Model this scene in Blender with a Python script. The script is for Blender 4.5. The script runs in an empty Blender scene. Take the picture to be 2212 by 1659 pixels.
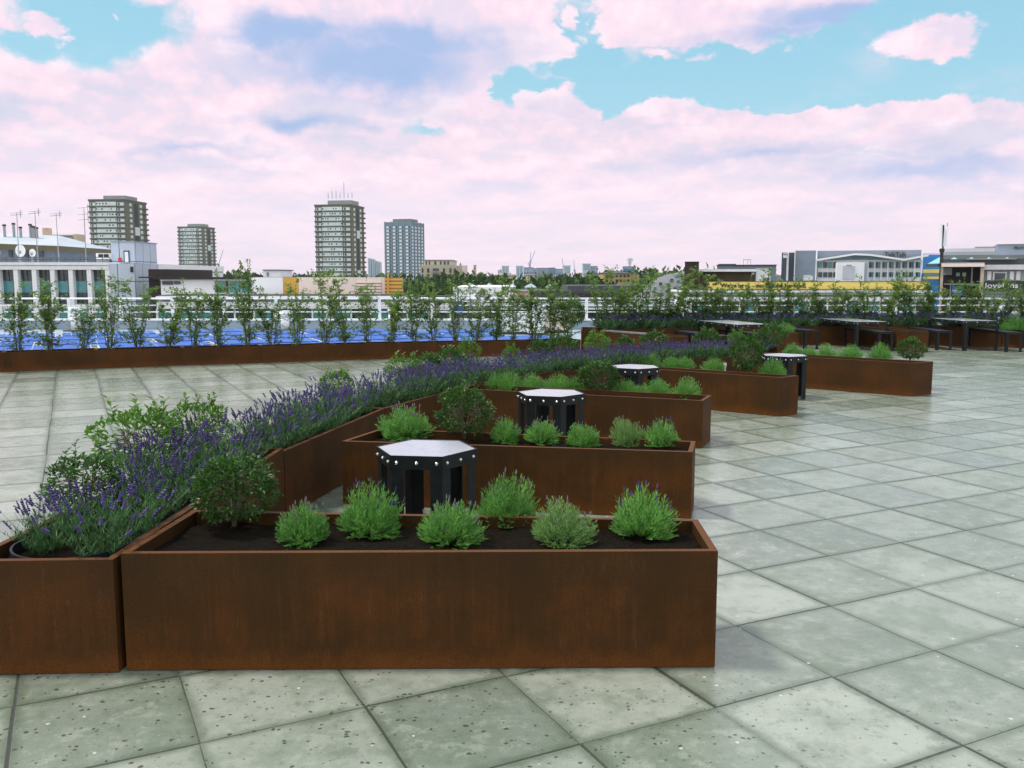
import bpy, math, random
from mathutils import Vector, Matrix, noise
random.seed(7)
C = bpy.context.scene.collection
SC = bpy.context.scene
# ------------------------------------------------------------ camera
FPX, CX, CY, YH, EYE = 1930., 1106., 829.5, 598., 1.68      # photo measured at 2212 px wide
PITCH = math.atan((CY-YH)/FPX)
cam = bpy.data.cameras.new('camera'); camo = bpy.data.objects.new('camera', cam); C.objects.link(camo)
camo.location = (0, 0, EYE); camo.rotation_euler = (math.pi/2-PITCH, 0, 0)
cam.sensor_width = 36; cam.lens = FPX/2212*36; cam.clip_start = .05; cam.clip_end = 12000
SC.camera = camo
SC.view_settings.view_transform = 'Standard'; SC.view_settings.look = 'None'
SC.view_settings.exposure = 0.5; SC.view_settings.gamma = 1
def ray(px, py):
    b = -(py-CY)/FPX
    return ((px-CX)/FPX, math.cos(PITCH)+b*math.sin(PITCH), -math.sin(PITCH)+b*math.cos(PITCH))
def G(px, py, z=0.):                                       # photo point -> plan position at height z
    d = ray(px, py); t = (z-EYE)/d[2]; return (d[0]*t, d[1]*t)
def AT(px, py, Y):                                         # photo point -> (x, z) on the plane at depth Y
    d = ray(px, py); t = Y/d[1]; return (d[0]*t, EYE+d[2]*t)
def lin(c):
    c = c/255.; return c/12.92 if c <= .04045 else ((c+.055)/1.055)**2.4
def S(r, g, b): return (lin(r), lin(g), lin(b), 1)

# ------------------------------------------------------------ node helper
class X:
    def __init__(s, nt, sock): s.nt, s.s = nt, sock
    def _m(s, op, *a, clamp=False):
        n = s.nt.nodes.new('ShaderNodeMath'); n.operation = op; n.use_clamp = clamp
        for i, v in enumerate((s,)+a):
            if isinstance(v, X): s.nt.links.new(v.s, n.inputs[i])
            else: n.inputs[i].default_value = v
        return X(s.nt, n.outputs[0])
    def __add__(s, o): return s._m('ADD', o)
    def __sub__(s, o): return s._m('SUBTRACT', o)
    def __mul__(s, o): return s._m('MULTIPLY', o)
    def __truediv__(s, o): return s._m('DIVIDE', o)
    __radd__ = __add__; __rmul__ = __mul__
    def rsub(s, v): return (s*-1.)+v
    def mx(s, o): return s._m('MAXIMUM', o)
    def mn(s, o): return s._m('MINIMUM', o)
    def floor(s): return s._m('FLOOR')
    def frac(s): return s._m('FRACT')
    def absv(s): return s._m('ABSOLUTE')
    def sqrt(s): return s._m('SQRT')
    def sat(s): return s._m('ADD', 0., clamp=True)
    def step(s, lo, hi):
        n = s.nt.nodes.new('ShaderNodeMapRange'); n.interpolation_type = 'SMOOTHSTEP'
        s.nt.links.new(s.s, n.inputs[0]); n.inputs[1].default_value = min(lo, hi); n.inputs[2].default_value = max(lo, hi)
        if hi < lo: n.inputs[3].default_value = 1.; n.inputs[4].default_value = 0.
        return X(s.nt, n.outputs[0])
def link(nt, v, inp):
    if isinstance(v, X): nt.links.new(v.s, inp)
    else: inp.default_value = v
def vec(nt, a, b, c=0.):
    n = nt.nodes.new('ShaderNodeCombineXYZ')
    for i, v in enumerate((a, b, c)): link(nt, v, n.inputs[i])
    return X(nt, n.outputs[0])
def sep(nt, v):
    n = nt.nodes.new('ShaderNodeSeparateXYZ'); nt.links.new(v.s, n.inputs[0])
    return [X(nt, n.outputs[i]) for i in range(3)]
def noisen(nt, v, scale, detail=3, rough=.5, dist=0.):
    n = nt.nodes.new('ShaderNodeTexNoise'); link(nt, v, n.inputs['Vector']) if v else None
    n.inputs['Scale'].default_value = scale; n.inputs['Detail'].default_value = detail
    n.inputs['Roughness'].default_value = rough; n.inputs['Distortion'].default_value = dist
    return X(nt, n.outputs[0])
def white(nt, v):
    n = nt.nodes.new('ShaderNodeTexWhiteNoise'); n.noise_dimensions = '3D'; nt.links.new(v.s, n.inputs['Vector'])
    return X(nt, n.outputs['Value']), X(nt, n.outputs['Color'])
def mix(nt, f, a, b, mode='MIX'):
    n = nt.nodes.new('ShaderNodeMix'); n.data_type = 'RGBA'; n.blend_type = mode
    link(nt, f, n.inputs[0]); link(nt, a, n.inputs[6]); link(nt, b, n.inputs[7])
    return X(nt, n.outputs[2])
def bump(nt, h, strength=.5, dist=.01):
    n = nt.nodes.new('ShaderNodeBump'); n.inputs['Strength'].default_value = strength; n.inputs['Distance'].default_value = dist
    nt.links.new(h.s, n.inputs['Height']); return X(nt, n.outputs[0])
def gnode(nt, kind, out):
    return X(nt, nt.nodes.new(kind).outputs[out])

# ------------------------------------------------------------ world: cloudy bright sky
SUN_AZ, SUN_EL = math.radians(-84), math.radians(60)
w = bpy.data.worlds.new('World'); SC.world = w; w.use_nodes = True
nt = w.node_tree; bg = nt.nodes['Background']
sky = nt.nodes.new('ShaderNodeTexSky'); sky.sky_type = 'NISHITA'; sky.sun_disc = False
sky.sun_elevation = SUN_EL; sky.sun_rotation = SUN_AZ % (2*math.pi); sky.air_density = 1.2; sky.ozone_density = 1.2
skyc = mix(nt, 1., X(nt, sky.outputs[0]), (.108, .118, .095, 1), 'MULTIPLY')
skyc = mix(nt, .8, skyc, S(150, 213, 240))
d = gnode(nt, 'ShaderNodeTexCoord', 'Generated'); dx, dy, dz = sep(nt, d)
skyc = mix(nt, dz.step(.10, .28).rsub(1.)*.55, skyc, S(182, 226, 242))
DEG = 180/math.pi
az = dx._m('ARCTAN2', dy)*DEG; el = dz._m('ARCSINE')*DEG
dsq = vec(nt, dx, dy, dz*1.7)
w1 = noisen(nt, dsq, 9, 6, .6); w2 = noisen(nt, vec(nt, dx+3.1, dy, dz*1.7), 9, 6, .6); w3 = noisen(nt, dsq, 38, 6, .62)
f1 = noisen(nt, vec(nt, dx+1.7, dy, dz*1.4), 30, 6, .62)
azw = az+(w1-.5)*7.+(w3-.5)*1.9; elw = el+(w2-.5)*3.2+(f1-.5)*1.6
def P2(px, py):
    r = ray(px, py); return math.atan2(r[0], r[1])*DEG, math.atan2(r[2], math.hypot(r[0], r[1]))*DEG
def blob(px, py, rx, ry, a=azw, e=elw):
    A, E = P2(px, py); k = DEG/FPX
    u = (a-A)/(rx*k); v = (e-E)/(ry*k)
    return (u*u+v*v).sqrt().rsub(1.)*min(1, ry/45.)
def union(l, **k):
    r = None
    for t in l: b = blob(*t, **k); r = b if r is None else r.mx(b)
    return r
blue = union([(215, 50, 150, 85), (1760, 165, 560, 100), (2200, 90, 340, 150), (1370, 195, 210, 62), (1255, 120, 120, 60),
              (1275, 40, 55, 60), (930, 262, 50, 12), (1120, 190, 120, 36), (30, 95, 60, 24)])
puff = union([(1115, 82, 140, 56), (2000, 95, 105, 50), (1560, 12, 330, 78), (1000, 215, 105, 66), (1210, 235, 92, 52), (1430, 262, 120, 44),
              (1430, 118, 40, 14), (1508, 127, 27, 12), (1625, 97, 50, 14), (1690, 102, 22, 11), (1265, 35, 30, 40), (90, 60, 45, 25),
              (230, 30, 24, 24), (1950, 262, 420, 40), (1650, 268, 260, 44), (880, 185, 70, 40)])
hi = noisen(nt, dsq, 2.2, 5, .6)                               # broken cover high above the picture
field = blue-(puff*1.6).mx(0.)
vis = el.step(19., 27.)
lz = (dz.mx(-.03)+.045)._m('LOGARITHM', math.e)*.26
def bil(off, sc, det=7): return noisen(nt, vec(nt, dx, dy, lz+off), sc, det, .56)
b0 = bil(0., 5.5); b1 = bil(.035, 5.5); c0 = bil(0., 17., 5); c1 = bil(.014, 17., 5)
bl = (field+(b0-.5)*.55+(c0-.5)*.22).step(-.12, .24)
wisp = noisen(nt, vec(nt, dx*.8, dy, lz*1.6+2.), 9, 6, .65).step(.5, .8)*.38
bl = bl*wisp.rsub(1.)
bl = bl*vis.rsub(1.)+hi.step(.5, .6)*vis
# shading of the clouds: lit tops, grey-blue undersides
sh = union([(790, 150, 330, 75), (640, 85, 230, 44), (880, 95, 190, 70), (1800, 45, 260, 40), (1660, 80, 260, 26), (640, 268, 170, 28), (1700, 325, 320, 22),
            (1990, 372, 260, 34), (1900, 340, 250, 16), (420, 320, 130, 18), (1560, 315, 60, 12), (560, 335, 90, 14), (1330, 395, 90, 10)], a=az+(w1-.5)*9.+(c0-.5)*5., e=el+(w2-.5)*3.4+(c0-.5)*2.)
thick = (sh*1.5+(b0-.5)*.9).step(-.12, 1.05)
lit = ((b0-b1)*3.2+(c0-c1)*2.2+.5).sat()
soft = lit.step(.42, .78)
low_ = el.step(2., 9.).rsub(1.)
lay = noisen(nt, vec(nt, dx, dy, lz*2.6+1.), 8., 6, .6)
cl = mix(nt, lit.step(.0, .5), S(255, 236, 245), S(245, 222, 236))
cl = mix(nt, soft*.48, cl, S(206, 212, 232))
cl = mix(nt, lay.step(.50, .66)*el.step(13., 9.)*.62, cl, S(196, 206, 228))
cl = mix(nt, lay.step(.46, .32)*.6, cl, S(255, 238, 246))
cl = mix(nt, thick*.9, cl, S(150, 183, 226))
cl = mix(nt, low_*.55, cl, (1.12, .92, 1.02, 1))
cl = mix(nt, 1., cl, (1.06, 1.04, 1.05, 1), 'MULTIPLY')
up = mix(nt, hi.step(.3, .6), (1.0, 1.1, 1.06, 1), (.62, .74, .78, 1))
cl = mix(nt, vis, cl, up)
cl = mix(nt, dy.step(-.5, .2).rsub(1.)*.55, cl, (1.75, 1.72, 1.68, 1))   # added brightness in the unseen sky behind the viewer, lifts camera-facing fronts
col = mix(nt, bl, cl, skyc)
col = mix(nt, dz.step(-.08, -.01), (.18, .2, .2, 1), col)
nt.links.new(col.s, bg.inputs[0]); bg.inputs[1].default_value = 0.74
sun = bpy.data.lights.new('sun', 'SUN'); sun.energy = 2.3; sun.angle = math.radians(7); sun.color = (1, .95, .88)
suno = bpy.data.objects.new('sun', sun); C.objects.link(suno)
sd = Vector((math.sin(SUN_AZ)*math.cos(SUN_EL), math.cos(SUN_AZ)*math.cos(SUN_EL), math.sin(SUN_EL)))
suno.rotation_euler = sd.to_track_quat('Z', 'Y').to_euler(); suno.location = (0, 0, 60)

# ------------------------------------------------------------ materials
MATS = {}
def mat(name, col=(.5, .5, .5, 1), rough=.7, metal=0., spec=.5, fn=None):
    if name in MATS: return MATS[name]
    m = bpy.data.materials.new(name); m.use_nodes = True; t = m.node_tree; b = t.nodes['Principled BSDF']
    b.inputs['Base Color'].default_value = col; b.inputs['Roughness'].default_value = rough
    b.inputs['Metallic'].default_value = metal; b.inputs['Specular IOR Level'].default_value = spec
    if fn: fn(t, b)
    MATS[name] = m; return m
def varied(c2, scale=2., amt=1., stretch=None, bmp=0.):
    def fn(t, b):
        p = gnode(t, 'ShaderNodeNewGeometry', 'Position')
        if stretch:
            x, y, z = sep(t, p); p = vec(t, x*stretch[0], y*stretch[1], z*stretch[2])
        n = noisen(t, p, scale, 5, .6)
        c = mix(t, n.step(.3, .7)*amt, tuple(b.inputs['Base Color'].default_value), c2)
        t.links.new(c.s, b.inputs['Base Color'])
        if bmp: t.links.new(bump(t, n, bmp).s, b.inputs['Normal'])
    return fn
def corten(t, b):
    p = gnode(t, 'ShaderNodeNewGeometry', 'Position'); x, y, z = sep(t, p)
    oi = gnode(t, 'ShaderNodeObjectInfo', 'Random')
    q = vec(t, x+oi*9., y, z)
    big = noisen(t, q, 2.3, 4, .6); med = noisen(t, q, 9, 5, .65); fine = noisen(t, q, 120, 4, .7)
    stre = noisen(t, vec(t, x*1., y*1., z*.05), 34, 5, .75); st2 = noisen(t, vec(t, x+4., y, z*.1), 60, 3, .6)
    c = mix(t, (big*.65+stre*.35).step(.38, .64), (.050, .022, .0045, 1), (.105, .036, .006, 1))
    c = mix(t, (med.step(.45, .8))*.4, c, (.055, .027, .012, 1))
    c = mix(t, stre.step(.56, .7)*.25, c, (.115, .05, .018, 1))
    c = mix(t, st2.step(.62, .68)*big.step(.45, .6)*.5, c, (.12, .07, .045, 1))
    low = (z+(stre-.5)*.18+(med-.5)*.12).step(.0, .11).rsub(1.)
    c = mix(t, low*.5, c, (.19, .062, .009, 1))
    topw = (z+(stre-.5)*.2).step(.30, .46)
    c = mix(t, topw*.45, c, (.032, .021, .008, 1))
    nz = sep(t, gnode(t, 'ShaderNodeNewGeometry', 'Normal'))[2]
    c = mix(t, nz.step(.6, .9)*.85, c, (.155, .058, .021, 1))      # brighter rust tone on the upward-facing rims
    c = mix(t, (fine.step(.35, .65))*.4, c, (.02, .01, .004, 1))
    c = mix(t, oi*.22, c, (.05, .022, .010, 1))
    t.links.new(c.s, b.inputs['Base Color']); b.inputs['Roughness'].default_value = .62
    b.inputs['Specular IOR Level'].default_value = .12
    t.links.new(bump(t, fine+med*.5, .25, .006).s, b.inputs['Normal'])
CORTEN = mat('corten', fn=corten)
def soilf(t, b):
    p = gnode(t, 'ShaderNodeNewGeometry', 'Position')
    n = noisen(t, p, 60, 6, .7); m_ = noisen(t, p, 8, 4, .6); g = noisen(t, p, 260, 2, .5)
    c = mix(t, n.step(.35, .7), (.006, .004, .0025, 1), (.020, .013, .008, 1))
    c = mix(t, g.step(.72, .78), c, (.12, .09, .06, 1))
    t.links.new(c.s, b.inputs['Base Color']); b.inputs['Roughness'].default_value = 1
    t.links.new(bump(t, n+m_, .9, .03).s, b.inputs['Normal'])
SOIL = mat('soil', spec=.1, fn=soilf)
GA = math.radians(26.2); GU = (math.cos(GA), math.sin(GA)); GO = (-.58, 3.337); GP = .618
def pavef(t, b):
    p = gnode(t, 'ShaderNodeNewGeometry', 'Position'); x, y, z = sep(t, p)
    wob = noisen(t, p, .7, 2, .5); wob2 = noisen(t, p, 30, 2, .5)
    u = ((x-GO[0])*GU[0]+(y-GO[1])*GU[1])/GP+(wob-.5)*.05
    v = ((x-GO[0])*-GU[1]+(y-GO[1])*GU[0])/GP+(wob-.5)*.04
    iu, iv = u.floor(), v.floor()
    r1, rc = white(t, vec(t, iu, iv, 1.)); r2, _ = white(t, vec(t, iu, iv, 7.)); r3, rc3 = white(t, vec(t, iu, iv, 3.))
    u = u+(r1-.5)*.016; v = v+(r2-.5)*.016
    fu, fv = u.frac(), v.frac()
    du = (fu-.5).absv().rsub(.5)*GP; dv = (fv-.5).absv().rsub(.5)*GP
    # sand-filled and open joints, wider or nearly closed from slab to slab
    jw, _ = white(t, vec(t, iu, iv, 11.)); jn = noisen(t, p, 5, 3, .6)
    width = jw*.0024+.0030+(jn-.5)*.0045
    dm = du.mn(dv)+(wob2-.5)*.003
    joint = (dm/width.mx(.0015)).step(.55, 1.25).rsub(1.)
    edge = (dm+(jn-.5)*.05).step(.0, .055).rsub(1.)
    q = vec(t, x+r1*40., y+r2*40., r3*9.)                    # every slab weathers on its own
    blot = noisen(t, q, 2.4, 8, .7); blot2 = noisen(t, q, 9, 8, .75); gr = noisen(t, p, 130, 5, .8); wide = noisen(t, p, .55, 5, .6)
    c = mix(t, r1, (.205, .232, .186, 1), (.345, .365, .312, 1))
    c = mix(t, r3.step(.84, .9)*.5, c, (.14, .165, .135, 1))
    c = mix(t, r2.step(.8, .9)*.45, c, (.36, .375, .32, 1))
    c = mix(t, blot.step(.42, .62)*.5, c, (.115, .145, .095, 1))
    c = mix(t, blot2.step(.50, .62)*.5, c, (.36, .37, .315, 1))
    c = mix(t, blot2.step(.47, .36)*.4, c, (.10, .125, .085, 1))
    c = mix(t, (wide+x*.012).step(.47, .66)*.30, c, (.13, .165, .14, 1))
    c = mix(t, edge*.62, c, (.075, .10, .060, 1))
    c = mix(t, gr.step(.5, .72)*.45, c, (.09, .11, .08, 1)); c = mix(t, gr.step(.48, .26)*.3, c, (.42, .44, .38, 1))
    # lichen and gum spots, thick close to the camera and fewer further off
    vo = t.nodes.new('ShaderNodeTexVoronoi'); vo.inputs['Scale'].default_value = 46
    t.links.new(vec(t, x+(wob2-.5)*.03, y+(jn-.5)*.03, 0.).s, vo.inputs['Vector'])
    vd = X(t, vo.outputs['Distance']); vr = sep(t, X(t, vo.outputs['Color']))
    near = (y+x*.35+(blot-.5)*3.).step(3.1, 4.6).rsub(1.)
    spot = (vd/(vr[0]*vr[0]*vr[0]*.42+.07)).step(.7, 1.1).rsub(1.)*vr[1].step(.46, .52)*(near*.95+.04)
    c = mix(t, spot*.82, c, (.030, .038, .026, 1))
    vo2 = t.nodes.new('ShaderNodeTexVoronoi'); vo2.inputs['Scale'].default_value = 9
    v2 = X(t, vo2.outputs['Distance']); t.links.new(p.s, vo2.inputs['Vector']); v2r = sep(t, X(t, vo2.outputs['Color']))
    wspot = v2.step(.05, .075).rsub(1.)*v2r[2].step(.8, .82)
    c = mix(t, wspot*.8, c, (.6, .62, .58, 1))
    c = mix(t, joint, c, (.022, .026, .018, 1))
    t.links.new(c.s, b.inputs['Base Color'])
    rg = r2*.10+.21+(blot-.5)*.35+joint*.4+(blot2-.5)*.2
    t.links.new(rg.s, b.inputs['Roughness']); b.inputs['Specular IOR Level'].default_value = .8
    hgt = joint*-.9+(gr-.5)*.22+(blot2-.5)*.12+((r1-.5)*fu+(r2-.5)*fv)*1.2
    t.links.new(bump(t, hgt, .35, .008).s, b.inputs['Normal'])
PAVE = mat('paving', fn=pavef)
def leafm(name, c1, c2, tr=.35, rough=.5, sc=9.):
    def fn(t, b):
        oi = gnode(t, 'ShaderNodeObjectInfo', 'Random'); p = gnode(t, 'ShaderNodeTexCoord', 'Object')
        rn = gnode(t, 'ShaderNodeNewGeometry', 'Random Per Island')
        n = noisen(t, p, sc, 2, .5)
        f = (rn*.55+n.step(.3, .7)*.35+oi*.25).sat()
        c = mix(t, f, c1, c2); t.links.new(c.s, b.inputs['Base Color'])
        tn = t.nodes.new('ShaderNodeBsdfTranslucent'); t.links.new(mix(t, .5, c, c2).s, tn.inputs[0])
        ms = t.nodes.new('ShaderNodeMixShader'); ms.inputs[0].default_value = tr
        t.links.new(b.outputs[0], ms.inputs[1]); t.links.new(tn.outputs[0], ms.inputs[2])
        t.links.new(ms.outputs[0], t.nodes['Material Output'].inputs[0])
    return mat(name, rough=rough, spec=.4, fn=fn)
L_LAV = leafm('lavender_leaf', (.016, .058, .016, 1), (.065, .165, .045, 1), .25)
L_FLO = leafm('lavender_flower', (.022, .014, .085, 1), (.085, .05, .23, 1), .2)
L_PALE = leafm('faded_flower', (.16, .13, .17, 1), (.24, .2, .24, 1), .2)
L_MOUND = leafm('mound_leaf', (.022, .11, .012, 1), (.20, .46, .09, 1), .3)
L_SHRUB = leafm('shrub_leaf', (.014, .05, .008, 1), (.06, .16, .02, 1), .3, .38)
L_LIGHT = leafm('backlit_shrub_leaf', (.022, .08, .010, 1), (.13, .29, .03, 1), .38, .38)  # brighter copy of the shrub leaf; backlight put into the colour
L_TREE = leafm('tree_leaf', (.026, .08, .012, 1), (.24, .38, .08, 1), .42, .4)
L_FAR = leafm('far_leaf', (.012, .035, .008, 1), (.045, .10, .018, 1), .2, .7, .3)
L_FARB = leafm('far_bright_leaf', (.05, .12, .015, 1), (.16, .26, .04, 1), .2, .7, .3)
BARK = mat('bark', (.07, .058, .038, 1), .9, fn=varied((.15, .12, .08, 1), 40))
STEMG = mat('green_stem', (.07, .10, .04, 1), .7, fn=varied((.13, .14, .07, 1), 30))
BLACK = mat('black_paint', (.004, .007, .008, 1), .45, spec=.22, fn=varied((.009, .013, .014, 1), 14))
def topf(t, b):
    p = gnode(t, 'ShaderNodeNewGeometry', 'Position'); n = noisen(t, p, 9, 6, .65, .6); m_ = noisen(t, p, 45, 3, .6)
    b.inputs['Base Color'].default_value = (.78, .80, .82, 1)
    b.inputs['Roughness'].default_value = .27
    t.links.new(mix(t, n.step(.52, .62)*.5, (.84, .84, .86, 1), (.66, .74, .82, 1)).s, b.inputs['Base Color'])
TOP = mat('polished_top', metal=.9, fn=topf)
BENCHT = mat('bench_top', (.03, .045, .10, 1), .3, .5, fn=varied((.05, .07, .13, 1), 8))
BOLT = mat('bolt', (.85, .86, .86, 1), .22, 1.)
PLASTIC = mat('pot_plastic', (.008, .011, .018, 1), .55, spec=.3)
WHITE = mat('white_paint', (.88, .88, .90, 1), .5, fn=varied((.76, .78, .79, 1), 3))
GLASS = mat('dark_glass', (.018, .03, .035, 1), .12, fn=varied((.05, .08, .09, 1), .8))
TEALG = mat('teal_glass', (.05, .22, .24, 1), .12, fn=varied((.09, .33, .34, 1), 1.2))

# ------------------------------------------------------------ mesh builder
class MB:
    def __init__(s): s.v, s.f, s.m = [], [], []
    def poly(s, pts, mi=0):
        n = len(s.v); s.v += [tuple(p) for p in pts]; s.f.append(tuple(range(n, n+len(pts)))); s.m.append(mi)
    def box(s, x0, x1, y0, y1, z0, z1, mi=0, M=None):
        c = [(x0, y0, z0), (x1, y0, z0), (x1, y1, z0), (x0, y1, z0), (x0, y0, z1), (x1, y0, z1), (x1, y1, z1), (x0, y1, z1)]
        if M: c = [tuple(M @ Vector(p)) for p in c]
        n = len(s.v); s.v += c
        for q in ((0, 3, 2, 1), (4, 5, 6, 7), (0, 1, 5, 4), (1, 2, 6, 5), (2, 3, 7, 6), (3, 0, 4, 7)):
            s.f.append(tuple(n+i for i in q)); s.m.append(mi)
        return s
    def prism(s, pts, z0, z1, mi=0, top=True, bot=True):
        k = len(pts); n = len(s.v)
        s.v += [(p[0], p[1], z0) for p in pts]+[(p[0], p[1], z1) for p in pts]
        for i in range(k):
            j = (i+1) % k; s.f.append((n+i, n+j, n+k+j, n+k+i)); s.m.append(mi)
        if top: s.f.append(tuple(range(n+k, n+2*k))); s.m.append(mi)
        if bot: s.f.append(tuple(range(n+k-1, n-1, -1))); s.m.append(mi)
        return s
    def tube(s, a, b, r0, r1, k=6, mi=0, cap=True):
        a, b = Vector(a), Vector(b); d_ = (b-a).normalized()
        u = d_.cross(Vector((0, 0, 1)) if abs(d_.z) < .9 else Vector((1, 0, 0))).normalized(); v_ = d_.cross(u)
        n = len(s.v)
        for c, r in ((a, r0), (b, r1)):
            for i in range(k):
                t = 2*math.pi*i/k; s.v.append(tuple(c+u*math.cos(t)*r+v_*math.sin(t)*r))
        for i in range(k):
            j = (i+1) % k; s.f.append((n+i, n+k+i, n+k+j, n+j)); s.m.append(mi)
        if cap: s.f.append(tuple(n+k+i for i in range(k-1, -1, -1))); s.m.append(mi); s.f.append(tuple(n+i for i in range(k))); s.m.append(mi)
        return s
    def leaf(s, p, d_, up, L, W, mi=0, fold=.25):
        d_ = d_.normalized(); sd_ = d_.cross(up)
        if sd_.length < 1e-4: sd_ = Vector((1, 0, 0))
        sd_.normalize(); nn = sd_.cross(d_)
        n = len(s.v); m_ = p+d_*L*.45
        s.v += [tuple(p), tuple(m_+sd_*W/2+nn*W*fold), tuple(p+d_*L), tuple(m_-sd_*W/2+nn*W*fold)]
        s.f.append((n, n+1, n+2, n+3)); s.m.append(mi)
    def mesh(s, name, mats, off=(0, 0, 0), smooth=False):
        me = bpy.data.meshes.new(name)
        me.from_pydata([(a-off[0], b-off[1], c-off[2]) for a, b, c in s.v], [], s.f)
        for m_ in (mats if isinstance(mats, (list, tuple)) else [mats]): me.materials.append(m_)
        if any(s.m): me.polygons.foreach_set('material_index', s.m)
        if smooth: me.polygons.foreach_set('use_smooth', [True]*len(s.f))
        me.update(); return me
    def build(s, name, mats, parent=None, loc=None, smooth=False):
        off = parent.location if parent is not None and loc is None else (loc or (0, 0, 0))
        if parent is not None and parent.parent is not None and loc is None: off = parent.location+parent.parent.location
        o = bpy.data.objects.new(name, s.mesh(name, mats, off, smooth)); C.objects.link(o)
        if parent is not None: o.parent = parent
        elif loc: o.location = loc
        return o
def tag(o, label, cat, group=None):
    o['label'] = label; o['category'] = cat
    if group: o['group'] = group
    return o
def thing(name, loc, label, cat, group=None, rz=0., sc=1.):
    o = bpy.data.objects.new(name, None); C.objects.link(o); o.location = loc; o.rotation_euler.z = rz; o.scale = (sc,)*3 if not isinstance(sc, tuple) else sc
    o.empty_display_size = .1
    return tag(o, label, cat, group)
def struct(o, kind='structure'): o['kind'] = kind; return o
def child(name, me, parent):
    o = bpy.data.objects.new(name, me); C.objects.link(o); o.parent = parent; return o
ORD = ['first', 'second', 'third', 'fourth', 'fifth', 'sixth', 'seventh', 'eighth', 'ninth', 'tenth', 'eleventh', 'twelfth', 'thirteenth', 'fourteenth',
       'fifteenth', 'sixteenth', 'seventeenth', 'eighteenth', 'nineteenth', 'twentieth']+['twenty-'+q for q in
       ('first', 'second', 'third', 'fourth', 'fifth', 'sixth', 'seventh', 'eighth', 'ninth')]+['thirtieth']+['thirty-'+q for q in
       ('first', 'second', 'third', 'fourth', 'fifth', 'sixth', 'seventh', 'eighth', 'ninth')]+['fortieth']
def v3(a, b, c): return Vector((a, b, c))
def R(a, b): return random.uniform(a, b)

# ------------------------------------------------------------ the setting
GZ = -18.
m = MB(); m.poly([(-6000, -300, GZ), (6000, -300, GZ), (6000, 9000, GZ), (-6000, 9000, GZ)])
struct(m.build('city_ground', mat('city_ground', (.09, .10, .085, 1), .9, fn=varied((.05, .09, .04, 1), .01)))).location = (0, 0, 0)
m = MB(); m.box(-12, 16, -4, 24.2, -.30, 0.)
struct(m.build('terrace_paving', PAVE))
ROOF = mat('roof_membrane', (.34, .41, .48, 1), .5, fn=varied((.27, .34, .41, 1), 1.5))
m = MB(); m.box(-34, 20, 24.2, 30.2, -.34, -.02); m.box(-34, -12, -4, 24.2, -.34, -.02)
struct(m.build('neighbouring_roof', ROOF))
m = MB(); m.box(-34, 20, -4.02, 30.22, -17.9, -.36)
tag(m.build('host_building', mat('host_wall', (.4, .4, .38, 1), .8)), 'flat roofed block carrying the paved terrace', 'building')

# ------------------------------------------------------------ planters
def inset(poly, d_):
    n = len(poly); out = []
    for i in range(n):
        p0, p1, p2 = Vector(poly[i-1]), Vector(poly[i]), Vector(poly[(i+1) % n])
        e1 = (p1-p0).normalized(); e2 = (p2-p1).normalized()
        n1 = Vector((-e1.y, e1.x)); n2 = Vector((-e2.y, e2.x)); k = n1+n2; k = k/max(.2, k.dot(n1)); out.append(tuple(p1+k*d_))
    return out
def ccw(p):
    a = sum(p[i-1][0]*p[i][1]-p[i][0]*p[i-1][1] for i in range(len(p)))
    return p if a > 0 else p[::-1]
def planter(label, poly, h, h2=None, group=None, rim=.032, name='steel_planter', cat='planter', soilgap=.055):
    poly = ccw(poly); c = (sum(p[0] for p in poly)/len(poly), sum(p[1] for p in poly)/len(poly), 0)
    t = thing(name, c, label, cat, group); inn = inset(poly, rim); lip = inset(poly, rim*.98)
    hs = h2 or [h]*len(poly); m = MB(); n = len(poly)
    for i in range(n):
        j = (i+1) % n; a, b = poly[i], poly[j]; ai, bi = inn[i], inn[j]
        m.poly([(a[0], a[1], .004), (b[0], b[1], .004), (b[0], b[1], hs[j]), (a[0], a[1], hs[i])])
        m.poly([(a[0], a[1], hs[i]), (b[0], b[1], hs[j]), (bi[0], bi[1], hs[j]), (ai[0], ai[1], hs[i])])
        m.poly([(ai[0], ai[1], hs[i]), (bi[0], bi[1], hs[j]), (bi[0], bi[1], hs[j]-.16), (ai[0], ai[1], hs[i]-.16)])
    m.build('steel_shell', CORTEN, t)
    # bumpy soil inside
    m = MB(); A, B, D_, E_ = [Vector(inn[k]) for k in (0, 1, 2, 3)]
    nx = max(4, min(44, int((B-A).length/.06))); ny = max(4, min(44, int((D_-B).length/.06)))
    if (t.location.y > 9): nx = max(3, nx//3); ny = max(3, ny//3)
    for j in range(ny+1):
        for i in range(nx+1):
            u, v_ = i/nx, j/ny; p = (A*(1-u)+B*u)*(1-v_)+(E_*(1-u)+D_*u)*v_
            hh = (hs[0]*(1-u)+hs[1]*u)*(1-v_)+(hs[3]*(1-u)+hs[2]*u)*v_
            q = Vector((p.x*7, p.y*7, 1)); z = hh-soilgap+noise.noise(q)*.018+noise.noise(q*4)*.008
            m.v.append((p.x, p.y, z))
    for j in range(ny):
        for i in range(nx): a = j*(nx+1)+i; m.f.append((a, a+1, a+nx+2, a+nx+1)); m.m.append(0)
    m.build('soil', SOIL, t, smooth=True)
    return t
HT = .475
def quad_from(front_l, front_r, depth, dl=None):
    a, b = Vector(front_l), Vector(front_r); e = (b-a).normalized(); n = Vector((-e.y, e.x))
    return [tuple(a), tuple(b), tuple(b+n*depth), tuple(a+n*depth+(Vector(dl) if dl else Vector((0, 0))))]
GT = 'rusty steel planters reaching out from the spine'
T1 = [(-1.652, 3.66), (.878, 3.695), (.895, 4.195), (-1.60, 4.37)]
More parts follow.
